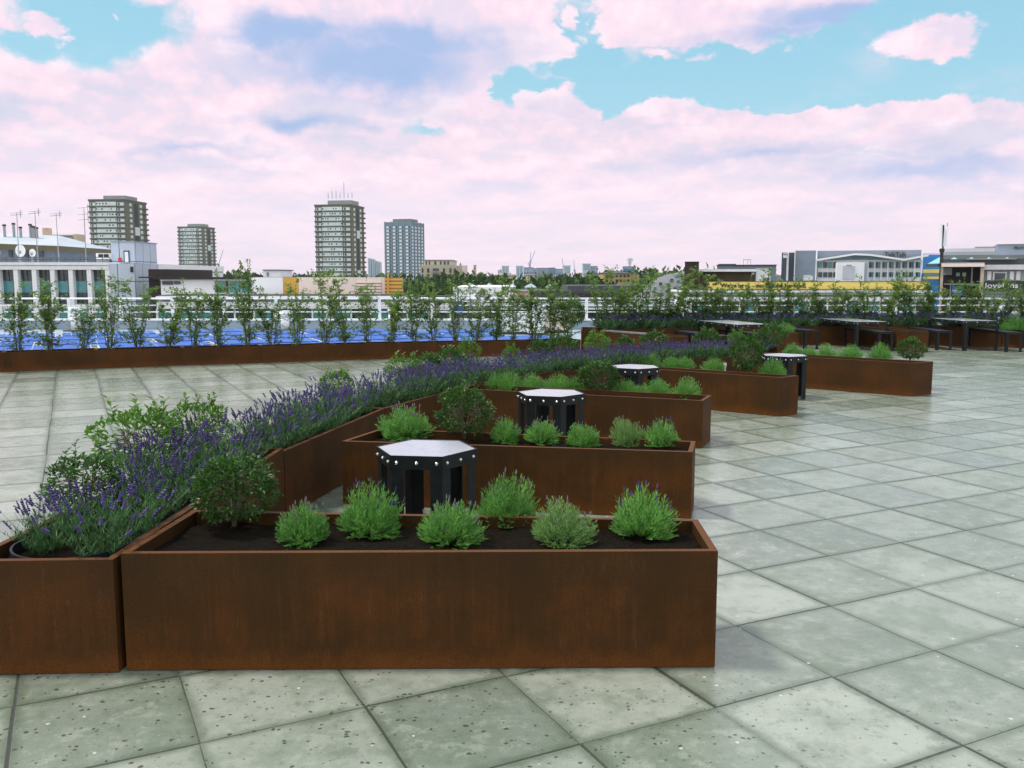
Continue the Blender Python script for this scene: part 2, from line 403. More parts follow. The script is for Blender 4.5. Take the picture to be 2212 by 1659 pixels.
T2 = [(-1.258, 6.50), (1.250, 6.085), (1.355, 6.50), (-1.05, 7.06)]
T3 = [(-.72, 9.68), (1.872, 8.67), (2.045, 9.08), (-.42, 10.02)]
T4 = [(.90, 12.38), (3.232, 10.695), (3.52, 10.90), (1.15, 12.62)]
T5 = [(3.55, 14.15), (5.652, 12.50), (6.04, 12.76), (4.0, 14.36)]
planter('long rusty steel planter nearest the camera with six green mounds and a shrub', T1, .52, group=GT)
planter('rusty steel planter just behind the nearest hexagonal table', T2, HT, group=GT)
planter('rusty steel planter between the second and third hexagonal tables', T3, HT, group=GT)
planter('rusty steel planter behind the third hexagonal table, its end face turned right', T4, HT, group=GT)
planter('rusty steel planter farthest right on the open paving, shrub at its end', T5, HT, group=GT)
# the spine
SR = [(-1.678, 3.640), (-1.587, 6.113), (-1.175, 8.162), (-.329, 10.157), (.463, 11.296), (1.775, 12.391), (2.872, 13.244), (4.029, 13.86)]
GSP = 'rusty steel planters forming the curved lavender spine'
def norm_at(i):
    t_ = Vector((0, 0))
    if i > 0: t_ += (Vector(SR[i])-Vector(SR[i-1])).normalized()
    if i < len(SR)-1: t_ += (Vector(SR[i+1])-Vector(SR[i])).normalized()
    t_.normalize(); return Vector((-t_.y, t_.x))
SL = [tuple(Vector(SR[i])+norm_at(i)*.62) for i in range(len(SR))]; SL[0] = (-2.30, 3.615)
whr = ['at the left edge of the picture, a black liner inside', 'second from the camera, sloping up beside the nearest table', 'third from the camera', 'fourth from the camera',
       'fifth from the camera', 'sixth from the camera, behind the third hexagonal table', 'farthest from the camera at the curve end']
for i in range(len(SR)-1):
    a, b, c_, d_ = Vector(SR[i]), Vector(SR[i+1]), Vector(SL[i+1]), Vector(SL[i])
    e = (b-a).normalized()*.006
    planter('rusty lavender spine planter '+whr[i], [tuple(a+e), tuple(b-e), tuple(c_-e), tuple(d_+e)], HT, h2=None if i else None, group=GSP) if i else \
        planter('rusty lavender spine planter '+whr[i], [tuple(a), tuple(b-e), tuple(c_-e), tuple(d_)], .5, group=GSP)
# black liner in the nearest spine planter
m = MB(); K = 40; cx_, y0_, y1_, rr = -1.975, 3.93, 4.62, .262
ring = []
for k in range(K):
    a = 2*math.pi*k/K; ring.append((cx_+rr*math.cos(a)+(.03 if math.sin(a) > 0 else 0), (y1_ if math.sin(a) > 0 else y0_)+rr*math.sin(a)))
r2_ = [(cx_+(x-cx_)*.965, (y0_+y1_)/2+(y-(y0_+y1_)/2)*.985) for x, y in ring]
zt = .492
for k in range(K):
    j = (k+1) % K; a, b, c_, d_ = ring[k], ring[j], r2_[j], r2_[k]
    m.poly([(a[0], a[1], zt), (b[0], b[1], zt), (c_[0], c_[1], zt), (d_[0], d_[1], zt)])
    m.poly([(a[0], a[1], zt-.08), (b[0], b[1], zt-.08), (b[0], b[1], zt), (a[0], a[1], zt)])
    m.poly([(d_[0], d_[1], zt), (c_[0], c_[1], zt), (c_[0], c_[1], zt-.08), (d_[0], d_[1], zt-.08)])
tag(m.build('pot_liner', PLASTIC, loc=(cx_, 4.3, .4)), 'black plastic trough liner sunk in the nearest lavender planter', 'liner')
# long low planter along the roof edge
Wt = [(-10.41, 15.17), (-9.036, 15.80), (-7.671, 16.43), (-6.26, 16.98), (-4.90, 17.50), (-3.58, 18.02), (-2.28, 18.50), (-.93, 18.85), (.313, 19.25), (1.52, 19.72)]
GW = 'low rusty planters with young trees along the roof edge'
WN = Vector((-.42, .907))*.48
for i in range(len(Wt)-1):
    a, b = Vector(Wt[i]), Vector(Wt[i+1]); e = (b-a).normalized()*.001
    hh = .352-.006*i
    planter('low rusty tree planter along the roof edge, %s from the left' % ORD[i], [tuple(a+e), tuple(b-e), tuple(b-e+WN), tuple(a+e+WN)], hh, group=GW, soilgap=.03)
GB = 'rusty planters around the far tables'
T0 = [(1.82, 20.07), (3.256, 18.044), (3.62, 18.30), (2.25, 20.42)]
planter('rusty planter with a pale plank seat on top, left of the far tables', T0, HT, group=GB)
planter('short rusty planter joining the low tree row to the far lavender row', [(1.53, 19.80), (1.80, 20.09), (2.05, 20.75), (1.62, 20.95)], HT+.04, group=GB)
PS = [(2.06, 20.45), (3.6, 21.15), (5.2, 21.75), (6.9, 22.02), (8.6, 22.06), (10.31, 22.02), (11.77, 21.45), (13.3, 20.2)]
for i in range(len(PS)-1):
    a, b = Vector(PS[i]), Vector(PS[i+1]); n1 = Vector((-(b-a).y, (b-a).x)).normalized()*.62; e = (b-a).normalized()*.006
    pa = Vector(PS[max(0, i-1)]); pb = Vector(PS[min(len(PS)-1, i+2)])
    na = Vector((-(b-pa).y, (b-pa).x)).normalized()*.62; nb = Vector((-(pb-a).y, (pb-a).x)).normalized()*.62
    planter('rusty lavender planter behind the far tables, %s from the left' % ORD[i], [tuple(a+e), tuple(b-e), tuple(b-e+nb), tuple(a+e+na)], HT, group=GB)
Tp1 = quad_from((5.72, 19.2), (6.17, 19.2), 2.35, None); Tp1 = [(5.72, 19.2), (6.17, 19.24), (5.86, 21.72), (5.42, 21.6)]
Tp2 = [(8.86, 19.96), (9.335, 20.0), (9.02, 21.98), (8.56, 21.98)]
planter('short bright rusty planter end between the first and second far tables', Tp1, HT, group=GB)
planter('rusty planter between the second and third far tables', Tp2, HT, group=GB)

# ------------------------------------------------------------ furniture
GH = 'hexagonal black tables between the planters'
def bolt(parent, p, n):
    m = MB(); p = Vector(p); n = Vector(n).normalized(); m.tube(p-n*.001, p+n*.004, .0105, .0105, 8); m.tube(p+n*.004, p+n*.010, .0085, .005, 8)
    m.build('bolt', BOLT, parent, smooth=True)
def hextable(cx, cy, rot, label, R_=.328, h=.60, ap=.085):
    t = thing('hexagonal_table', (cx, cy, 0), label, 'table', GH)
    P_ = [(cx+R_*math.cos(math.radians(rot+60*k)), cy+R_*math.sin(math.radians(rot+60*k))) for k in range(6)]
    ins = inset(P_, .008); m = MB(); n = 6
    m.prism(inset(P_, .0085), h-.014, h-.003); m.build('table_top', TOP, t)
    m = MB()
    for i in range(n):
        j = (i+1) % n; a, b, c_, d_ = P_[i], P_[j], ins[j], ins[i]
        m.poly([(a[0], a[1], h-ap), (b[0], b[1], h-ap), (b[0], b[1], h), (a[0], a[1], h)]); m.poly([(a[0], a[1], h), (b[0], b[1], h), (c_[0], c_[1], h), (d_[0], d_[1], h)])
        m.poly([(d_[0], d_[1], h), (c_[0], c_[1], h), (c_[0], c_[1], h-ap), (d_[0], d_[1], h-ap)]); m.poly([(d_[0], d_[1], h-ap), (c_[0], c_[1], h-ap), (b[0], b[1], h-ap), (a[0], a[1], h-ap)])
    ap_ = m.build('apron', BLACK, t)
    inn = inset(P_, .010)
    for i in range(n):                                     # each leg: a folded steel plate at its corner
        c_ = Vector(inn[i]); m = MB()
        for o_ in (inn[i-1], inn[(i+1) % n]):
            e = (Vector(o_)-c_).normalized(); q = Vector((-e.y, e.x))*.004
            if q.dot(Vector((cx, cy))-c_) < 0: q = -q
            f = c_+e*.076
            m.prism(ccw([tuple(c_), tuple(f), tuple(f+q), tuple(c_+q)]), .003, h-.016)
        m.build('leg', BLACK, t)
    for i in range(n):
        a, b = Vector(P_[i]), Vector(P_[(i+1) % n]); nn = (a+b)/2-Vector((cx, cy))
        for f in (.12, .5, .88): p = a*(1-f)+b*f; bolt(ap_, (p.x, p.y, h-ap*.52), (nn.x, nn.y, 0))
hextable(-.546, 5.61, -7, 'hexagonal black table with a bright polished top, nearest the camera')
hextable(.366, 8.34, -16, 'second hexagonal black table from the camera, standing before the third planter')
hextable(1.48, 10.81, -28, 'third hexagonal black table, half hidden by green mounds')
hextable(3.80, 12.42, -37, 'farthest hexagonal black table with its long legs showing beside the last planter')
def rectable(F, dirv, L_, W_, h, label, name, cat, group, topm, ap=.07, bolts=True, lw=.075):
    dv = Vector(dirv).normalized(); wv = Vector((dv.y, -dv.x)); F = Vector(F)
    P_ = [F, F+wv*W_, F+wv*W_+dv*L_, F+dv*L_]; c_ = (P_[0]+P_[2])/2
    t = thing(name, (c_.x, c_.y, 0), label, cat, group)
    Pc = [tuple(p) for p in P_]; Pc = ccw(Pc); i1 = inset(Pc, .008)
    m = MB(); m.prism(inset(Pc, .0085), h-.012, h-.002); m.build('table_top' if cat == 'table' else 'seat', topm, t)
    m = MB()
    for i in range(4):
        j = (i+1) % 4; a, b, c2, d2 = Pc[i], Pc[j], i1[j], i1[i]
        m.poly([(a[0], a[1], h-ap), (b[0], b[1], h-ap), (b[0], b[1], h), (a[0], a[1], h)]); m.poly([(a[0], a[1], h), (b[0], b[1], h), (c2[0], c2[1], h), (d2[0], d2[1], h)])
        m.poly([(d2[0], d2[1], h), (c2[0], c2[1], h), (c2[0], c2[1], h-ap), (d2[0], d2[1], h-ap)]); m.poly([(d2[0], d2[1], h-ap), (c2[0], c2[1], h-ap), (b[0], b[1], h-ap), (a[0], a[1], h-ap)])
    ap_ = m.build('apron', BLACK, t); inn = inset(Pc, .010)
    for i in range(4):
        cc = Vector(inn[i]); m = MB()
        for o_ in (inn[i-1], inn[(i+1) % 4]):
            e = (Vector(o_)-cc).normalized(); q = Vector((-e.y, e.x))*.006
            if q.dot(c_-cc) < 0: q = -q
            f = cc+e*lw; m.prism(ccw([tuple(cc), tuple(f), tuple(f+q), tuple(cc+q)]), .003, h-.014)
        m.build('leg', BLACK, t)
    if bolts:
        for i in range(4):
            a, b = Vector(Pc[i]), Vector(Pc[(i+1) % 4]); nn = (a+b)/2-c_
            k = 6 if (b-a).length > 1 else 4
            for q in range(k): f = .04+.92*q/(k-1); p = a*(1-f)+b*f; bolt(ap_, (p.x, p.y, h-ap*.5), (nn.x, nn.y, 0))
GR = 'long black tables at the back'; GBN = 'black benches beside the long tables'
rectable((4.785, 19.10), (-.23, .97), 1.95, .82, .665, 'long black table left of the other two, near the lavender', 'long_table', 'table', GR, TOP)
rectable((7.83, 20.35), (-.14, .99), 1.9, .82, .66, 'long black table in the middle of the three far tables', 'long_table', 'table', GR, TOP)
rectable((10.31, 20.35), (-.07, 1.), 1.6, .82, .68, 'long black table at the far right edge', 'long_table', 'table', GR, TOP)
for F_, dv, L_, lab in (((4.265, 18.74), (-.28, .96), 1.9, 'dark blue bench along the left of the leftmost far table'), ((5.28, 19.30), (-.25, .97), 1.75, 'black bench along the right of the leftmost far table'),
                        ((6.79, 20.72), (-.25, .97), 1.5, 'black bench left of the middle far table'), ((8.26, 20.12), (-.12, .99), 1.6, 'black bench right of the middle far table'),
                        ((9.75, 20.50), (-.02, 1.), 1.45, 'dark blue bench left of the rightmost far table'), ((11.07, 20.00), (.02, 1.), 1.7, 'black bench right of the rightmost far table')):
    rectable(F_, dv, L_, .38, .45, lab, 'bench', 'bench', GBN, BENCHT, .05, False, .06)
m = MB(); a, b = Vector((3.045, 18.36)), Vector((2.02, 19.81)); e = (b-a).normalized(); n_ = Vector((e.y, -e.x)); n_ = n_ if n_.x > 0 else -n_
m.prism(ccw([tuple(a-n_*.01), tuple(b-n_*.01), tuple(b+n_*.14), tuple(a+n_*.14)]), HT+.004, HT+.03)
tag(m.build('seat_plank', TOP, loc=(2.5, 19.1, HT)), 'pale polished plank lying along the rim of a far planter', 'plank')

# ------------------------------------------------------------ plants
def lavender_meshes(seed, n=40, h=.375, r=.18, fl=.75, dense=2.1, lo=.66):
    random.seed(seed); lf, fw = MB(), MB()
    for k in range(n):
        a = R(0, 6.283); q = math.sqrt(R(0, 1)); base = v3(math.cos(a)*q*r*.45, math.sin(a)*q*r*.45, 0)
        H_ = h*R(lo, 1.08)*(1-.2*q); lean = q*R(.5, 1.45)*r
        tip = base+v3(math.cos(a)*lean, math.sin(a)*lean, H_); mid = base*.6+tip*.4+v3(0, 0, H_*.08)
        sd_ = v3(-math.sin(a+R(-1, 1)), math.cos(a), 0).normalized()*.0016
        for p, q2 in ((base, mid), (mid, tip)): lf.poly([p-sd_, p+sd_, q2+sd_*.8, q2-sd_*.8])
        for j in range(int(13*dense)):
            f = R(.0, .78); p = (base*(1-f)+tip*f); aa = R(0, 6.283)
            dd = v3(math.cos(aa), math.sin(aa), R(.7, 1.9)); lf.leaf(p, dd, v3(0, 0, 1), R(.035, .07), R(.004, .0065))
        if random.random() < fl:                          # whorled flower head
            L_ = R(.035, .07); dd = (tip-mid).normalized(); z0 = tip-dd*L_*.2
            for j in range(5):
                c_ = z0+dd*L_*(j/4.)*(1 if j else -.35); rr_ = R(.0085, .0125)*(1-.35*j/4.); hh = L_*.16
                nn = len(fw.v); u = dd.cross(v3(1, 0, .2)).normalized(); v_ = dd.cross(u); tw = R(0, 2)
                fw.v.append(tuple(c_-dd*hh)); fw.v.append(tuple(c_+dd*hh))
                for s_ in range(4): t_ = s_*1.571+tw; fw.v.append(tuple(c_+u*math.cos(t_)*rr_+v_*math.sin(t_)*rr_))
                for s_ in range(4):
                    fw.f.append((nn, nn+2+(s_+1) % 4, nn+2+s_)); fw.f.append((nn+1, nn+2+s_, nn+2+(s_+1) % 4)); fw.m += [0, 0]
    return lf.mesh('foliage', L_LAV), fw.mesh('flowers', L_FLO)
LAV = [lavender_meshes(s) for s in (11, 12, 13, 14, 15)]
LAVF = [lavender_meshes(s, 60, .32, .25, .7, 2.4, .82) for s in (21, 22, 23)]
def mound_meshes(seed, n=230, r=.15, h=.2, flow=.07, leaves=11):
    random.seed(seed); lf, fw = MB(), MB()
    sx, sy = R(.9, 1.12), R(.9, 1.1)
    for k in range(n):
        a = R(0, 6.283); ph = math.acos(R(-.28, 1)); rr_ = R(.84, 1.1)*(1+.26*noise.noise(v3(math.cos(a)*math.sin(ph)*1.6+seed*3, math.sin(a)*math.sin(ph)*1.6, math.cos(ph)*1.6)))
        tip = v3(math.cos(a)*math.sin(ph)*r*rr_*sx, math.sin(a)*math.sin(ph)*r*rr_*sy, h*.22+math.cos(ph)*h*.80*rr_)
        tip.z = max(tip.z, .012); base = v3(tip.x*.12, tip.y*.12, .0)
        cp = v3(tip.x*.66, tip.y*.66, tip.z*.30)
        pt = lambda f: base*(1-f)**2+cp*2*f*(1-f)+tip*f*f
        sd_ = v3(-math.sin(a), math.cos(a), 0)*.0013
        lf.poly([pt(.3)-sd_, pt(.3)+sd_, pt(.7)+sd_, pt(.7)-sd_]); lf.poly([pt(.7)-sd_, pt(.7)+sd_, tip])
        dd = (pt(1)-pt(.8)).normalized()
        for j in range(leaves):
            f = .42+.58*(j/(leaves-1.)); p = pt(f); aa = R(0, 6.283)
            o_ = v3(math.cos(aa), math.sin(aa), R(-.3, .5)); lf.leaf(p, dd*R(.55, 1.3)+o_*.62, o_, R(.018, .036), R(.0038, .006))
        lf.leaf(tip, dd+v3(R(-.2, .2), R(-.2, .2), .25), v3(1, 0, 0), .024, .004)
        if random.random() < flow and ph < 1.25:
            d2 = (dd*.6+v3(0, 0, .8)).normalized(); L_ = R(.02, .05); q = tip+d2*L_; lf.poly([tip-sd_, tip+sd_, q+sd_, q-sd_]); lf.tube(q, q+d2*.022, .0042, .002, 5, 1)
    return (lf.mesh('foliage', [L_MOUND, L_FLO if seed == 32 else L_PALE]),)
MND = [mound_meshes(s, 430, .15, .2, .09, 12) for s in (31, 32, 33, 34)]
L_PALEM = leafm('pale_mound_leaf', (.035, .12, .02, 1), (.27, .45, .14, 1), .3)
m_ = MND[3][0].copy(); m_.materials[0] = L_PALEM; MND.insert(4, (m_,)); MND.append(MND[1])
MNF = [mound_meshes(s, 420, .165, .22, .03, 9) for s in (41, 42)]
def shrub_meshes(seed, mat_, r=.19, h=.36, n=3400, ls=.028, low=.28, shoots=3):
    random.seed(seed); st, lf = MB(), MB(); tips = []
    for k in range(9):
        a = k*.7+R(-.3, .3); q = R(.3, .95)
        p0 = v3(0, 0, 0); p1 = v3(math.cos(a)*r*.25*q, math.sin(a)*r*.25*q, h*.28); p2 = v3(math.cos(a)*r*.6*q, math.sin(a)*r*.6*q, h*R(.5, .65))
        st.tube(p0, p1, .006, .0045, 5); st.tube(p1, p2, .0045, .003, 5)
        for j in range(5):
            a2 = a+R(-1.2, 1.2); p3 = p2+v3(math.cos(a2)*r*R(.1, .45), math.sin(a2)*r*R(.1, .45), h*R(-.08, .3)); st.tube(p2, p3, .0025, .0012, 4); tips.append(p3)
            b_ = p1*.4+p2*.6; p4 = b_+v3(math.cos(a2)*r*R(.3, .55), math.sin(a2)*r*R(.3, .55), h*R(-.02, .15)); st.tube(b_, p4, .002, .001, 4); tips.append(p4)
    for k in range(n):
        a = R(0, 6.283); z = R(-1, 1); q = R(.45, 1.)**.5; s_ = math.sqrt(1-z*z)
        bump_ = 1+.22*noise.noise(v3(math.cos(a)*2+seed, math.sin(a)*2, z*2))
        p = v3(math.cos(a)*s_*r*q*bump_, math.sin(a)*s_*r*q*bump_, h*(low+1)/2+z*h*(1-low)/2*q*bump_)
        if noise.noise(p*11+v3(seed, 0, 0)) < -.22 or (low < .1 and (p.z < h*R(.05, .48) and math.hypot(p.x, p.y) < r*.5)): continue
        o_ = v3(math.cos(a)*s_, math.sin(a)*s_, z)
        lf.leaf(p, (o_*.8+v3(R(-1, 1), R(-1, 1), R(-.5, .8))), v3(R(-.4, .4), R(-.4, .4), 1), ls*R(.7, 1.25), ls*R(.42, .6))
    for k in range(shoots):                                # a few long young shoots above the crown
        a = R(0, 6.283); p = v3(math.cos(a)*r*.5, math.sin(a)*r*.5, h*.88); q = p+v3(R(-.03, .03), R(-.03, .03), h*R(.15, .36)); st.tube(p, q, .0018, .001, 4)
        for j in range(9): f = j/8.; aa = j*2.4; lf.leaf(p*(1-f)+q*f, v3(math.cos(aa), math.sin(aa), .7), v3(0, 0, 1), ls*1.25, ls*.6)
    return st.mesh('stems', BARK), lf.mesh('foliage', mat_)
SHR = [shrub_meshes(s, L_SHRUB, low=.08) for s in (51, 52)]
SHL = [shrub_meshes(s, L_LIGHT, .2, .34, 1500, .036, .15, 6) for s in (61, 62)]
SHF = [shrub_meshes(s, L_SHRUB, .2, .32, 1500, .046, .12, 3) for s in (71, 72)]
def tree_meshes(seed, h=1.4, n=560, ls=.058, wide=.26):
    random.seed(seed); st, lf = MB(), MB(); segs = []
    for k in range(6):
        a = R(0, 6.283); q = R(.2, 1); hh = h*R(.6, 1.) if k else h
        pts = [v3(math.cos(a)*.03, math.sin(a)*.03, 0)]
        for j in range(1, 6):
            f = j/5.; pts.append(v3(math.cos(a)*(.03+wide*.62*q*f)+R(-.03, .03), math.sin(a)*(.03+wide*.62*q*f)+R(-.03, .03), hh*f))
        for j in range(5): st.tube(pts[j], pts[j+1], .0085*(1-j*.16), .0085*(1-(j+1)*.16), 5); segs.append((pts[j], pts[j+1], j/5.))
    for k in range(70):
        s_ = random.choice(segs); f = R(0, 1); p = s_[0]*(1-f)+s_[1]*f; a = R(0, 6.283); L_ = R(.1, .36)*(1.12-s_[2]*.6)
        q = p+v3(math.cos(a)*L_, math.sin(a)*L_, L_*R(.3, 1.)); st.tube(p, q, .0028, .0012, 3, cap=False)
        for j in range(n//70): g = R(.15, 1.08); c_ = p*(1-g)+q*g; lf.leaf(c_+v3(R(-.02, .02), R(-.02, .02), R(-.02, .02)), v3(R(-1, 1), R(-1, 1), R(-.5, .7)), v3(R(-.6, .6), R(-.6, .6), 1), ls*R(.6, 1.2), ls*R(.42, .62))
    for s_ in segs:
        if s_[2] < .15: continue
        for j in range(10): f = R(0, 1); c_ = s_[0]*(1-f)+s_[1]*f; lf.leaf(c_, v3(R(-1, 1), R(-1, 1), R(0, 1)), v3(0, 0, 1), ls*R(.7, 1.2), ls*.55)
    return st.mesh('trunk', BARK), lf.mesh('crown', L_TREE)
TRE = [tree_meshes(s, 1.4, int(R(1000, 1300)), .067, R(.36, .5)) for s in (81, 82, 83, 84, 85, 86, 87)]
def plant(kind, meshes, names, x, y, z, label, cat, group, sc=1., rz=None, lean=0.):
    random.seed(int(abs(x*131+y*977)*10))
    t = thing(kind, (x, y, z), label, cat, group, R(0, 6.28) if rz is None else rz, sc)
    if lean: t.rotation_euler.x = R(-lean, lean); t.rotation_euler.y = R(-lean, lean)
    for n_, me in zip(names, meshes):
        if len(me.polygons): child(n_, me, t)
    return t
FL = ('foliage', 'flowers'); SF = ('stems', 'foliage'); TC = ('trunk', 'crown')
# green mounds: photo position of the base and width
def mounds(items, z, where, group, pool, zadd=-.055):
    for i, (px, py, wpx, hf) in enumerate(items):
        x, y = G(px, py, z+zadd); y += .07; random.seed(int(px)); hf *= R(.84, .98); s = (wpx/FPX*y)/.325*R(.94, 1.05)
        plant('green_mound_plant', pool[i % len(pool)], FL, x, y, z+zadd-.005, where % ORD[i], 'plant', group, (s*R(.9, 1.08), s, s*hf), None, .17)
GM = 'clipped green lavender mounds in the planters'
mounds([(648, 1178, 128, 1.0), (793, 1160, 152, 1.08), (970, 1178, 138, .98), (1092, 1135, 146, 1.08), (1215, 1180, 136, 1.05), (1388, 1168, 142, 1.2)], .52,
       'rounded green mound in the nearest planter, %s from the left', GM, MND)
mounds([(877, 948, 118, .9), (1090, 958, 70, 1.25), (1170, 961, 82, 1.15), (1262, 965, 76, 1.1), (1357, 965, 76, 1.2), (1433, 969, 80, 1.1)], HT,
       'rounded green mound in the second planter back, %s from the left', GM, MND)
mounds([(1070, 843, 50, 1.1), (1102, 845, 56, 1.15), (1152, 845, 52, 1.), (1205, 847, 55, 1.), (1243, 848, 44, 1.1), (1350, 853, 56, .95), (1378, 855, 40, .9), (1422, 857, 60, 1.), (1484, 861, 62, 1.1)], HT,
       'rounded green mound in the third planter back, %s from the left', GM, MNF)
mounds([(1405, 795, 50, .95), (1452, 797, 40, .95), (1482, 798, 44, .95), (1543, 804, 52, .95), (1673, 813, 54, 1.1)], HT,
       'rounded green mound in the fourth planter back, %s from the left', GM, MNF)
mounds([(1714, 770, 40, .9), (1750, 772, 36, 1.), (1788, 773, 44, .95), (1839, 774, 44, 1.05), (1905, 777, 52, 1.)], HT,
       'rounded green mound in the fifth planter back, %s from the left', GM, MNF)
mounds([(1680, 719, 14, .9), (1697, 720, 42, .8)], HT, 'small green mound in the short bright planter by the far tables, %s from the left', GM, MNF)
mounds([(2195, 714, 60, .8), (2235, 713, 50, .8)], HT, 'bright green mound at the right edge behind the far tables, %s from the left', GM, MNF)
SHP = []
def shrub(px, py, rpx, hpx, z, label, pool, k=0, lr=.19, lh=.36):
    x, y = G(px, py, z-.05); s = rpx/FPX*y/lr; sh_ = hpx/FPX*y/lh*(1.22 if y > 6 and z < .5 and px < 1700 and pool is not SHR else 1.)
    SHP.append((x, y))
    plant('leafy_shrub', pool[k], SF, x, y, z-.05, label, 'shrub', 'leafy shrubs among the lavender', (s, s, sh_))
shrub(507, 1138, 92, 158, .52, 'round dark leafy shrub on bare brown stems in the nearest planter', SHR, 0)
shrub(1003, 948, 62, 112, HT, 'leafy shrub on bare stems in the second planter, right of a mound', SHR, 1)
shrub(1293, 848, 46, 68, HT, 'twiggy dark shrub in the third planter left of a hexagonal table', SHR, 0)
shrub(1611, 806, 34, 66, HT, 'dark shrub in the fourth planter back, between two mounds', SHF, 1, .2, .32)
shrub(1966, 779, 30, 44, HT, 'shrub at the right end of the fifth planter on the open paving', SHF, 0, .2, .32)
for i, (px, py, rp, hp, z, pool, k, lab) in enumerate([
        (190, 1110, 88, 128, .5, SHR, 1, 'dark leafy shrub behind the first purple lavender at the left edge'),
        (305, 1028, 95, 145, .5, SHL, 0, 'bright yellow-green shrub with upright shoots rising from the lavender'),
        (432, 985, 62, 96, HT, SHL, 1, 'low bright green shrub right of the tall yellow-green one'),
        (728, 872, 40, 56, HT, SHL, 0, 'light green shrub tip above the lavender, left of the nearest table'),
        (873, 836, 42, 52, HT, SHL, 1, 'light green shrub above the lavender left of the second planter'),
        (925, 822, 34, 46, HT, SHF, 0, 'small green shrub on the far side of the lavender, first of a pair'),
        (975, 812, 34, 50, HT, SHF, 1, 'small green shrub on the far side of the lavender, second of a pair'),
        (1012, 803, 26, 54, HT, SHL, 0, 'upright light shrub on the far side of the lavender spine'),
        (1104, 792, 20, 36, HT, SHL, 1, 'thin light shrub poking out of the lavender below the tree row end'),
        (1165, 782, 26, 38, HT, SHF, 0, 'dark green shrub in the lavender below the end of the low planter'),
        (1213, 776, 34, 42, HT, SHF, 1, 'broad green shrub in the lavender below the plank seat planter corner'),
        (1290, 768, 28, 38, HT, SHL, 0, 'yellow-tipped shrub in the lavender before the plank seat'),
        (1349, 764, 22, 30, HT, SHF, 0, 'dark shrub in the lavender right of the yellow-tipped one'),
        (1412, 762, 30, 38, HT, SHF, 1, 'dark shrub in the lavender just left of the far blue bench'),
        (1527, 758, 30, 38, HT, SHF, 0, 'rounded dark shrub in the lavender before the leftmost far table'),
        (1590, 754, 20, 30, HT, SHL, 1, 'small light shrub in the lavender below the leftmost far table corner'),
        (1668, 752, 30, 42, HT, SHF, 1, 'dark shrub near the far end of the lavender spine'),
        (1240, 705, 24, 44, HT, SHF, 0, 'dark shrub at the left start of the far lavender row')]):
    shrub(px, py, rp, hp, z, lab, pool, k, .2 if pool is not SHR else .19, .34 if pool is not SHR else .36)
# lavender along the spine: two rows
GL = 'purple lavender clumps in the curved spine'
def along(poly, s):
    for i in range(len(poly)-1):
        L_ = (Vector(poly[i+1])-Vector(poly[i])).length
        if s <= L_ or i == len(poly)-2: return Vector(poly[i]).lerp(Vector(poly[i+1]), s/L_)
        s -= L_
tot = sum((Vector(SR[i+1])-Vector(SR[i])).length for i in range(len(SR)-1))
for row, f in ((0, .27), (1, .72)):
    mid = [tuple(Vector(SR[i]).lerp(Vector(SL[i]), f)) for i in range(len(SR))]
    s = .22+row*.05; i = 0; nn_ = 0
    while s < tot-.1:
        p = along(mid, s); random.seed(i*17+row)
        if i < 40:
            near = p.y < 9.5
            if all((p.x-sx_)**2+(p.y-sy_)**2 > .05 for sx_, sy_ in SHP):
                sc = R(.70, 1.0)*(1.0 if p.y > 5.2 else .95); sc = (sc*1.12, sc*1.12, sc*.92)
                plant('lavender_clump', (LAV if near else LAVF)[i % (5 if near else 3)], FL, p.x+R(-.03, .03), p.y+R(-.04, .04), HT-.045+(.02 if p.y < 6 else 0),
                      'purple lavender clump in the %s row of the spine, %s from the camera' % (('right', 'left')[row], ORD[nn_]), 'lavender', GL, sc, None, .08); nn_ += 1
        s += (.31 if p.y < 6 else .35)+R(-.03, .06); i += 1
tp = sum((Vector(PS[i+1])-Vector(PS[i])).length for i in range(len(PS)-1)); s = .2; i = 0
while s < tp:
    p = along([tuple(Vector(q)+Vector((0, .2))) for q in PS], s); random.seed(i)
    plant('lavender_clump', LAVF[i % 3], FL, p.x, p.y, HT-.05, 'dark purple lavender clump behind the far tables, %s from the left' % ORD[i], 'lavender', 'lavender clumps behind the far tables', R(1., 1.2), None, .06)
    s += .42; i += 1
# low dark hedge plants behind the far lavender
s = .1; i = 0
while s < tp and i < 40:
    p = along([tuple(Vector(q)+Vector((0, .52))) for q in PS], s); random.seed(i+50); k = R(1.0, 1.35)
    plant('hedge_shrub', SHF[i % 2], SF, p.x, p.y, HT-.05, 'low dark green hedge shrub behind the far lavender, %s from the left' % ORD[i], 'shrub', 'hedge shrubs behind the far lavender', (k, k, k*R(.9, 1.15)))
    s += R(.38, .6); i += 1
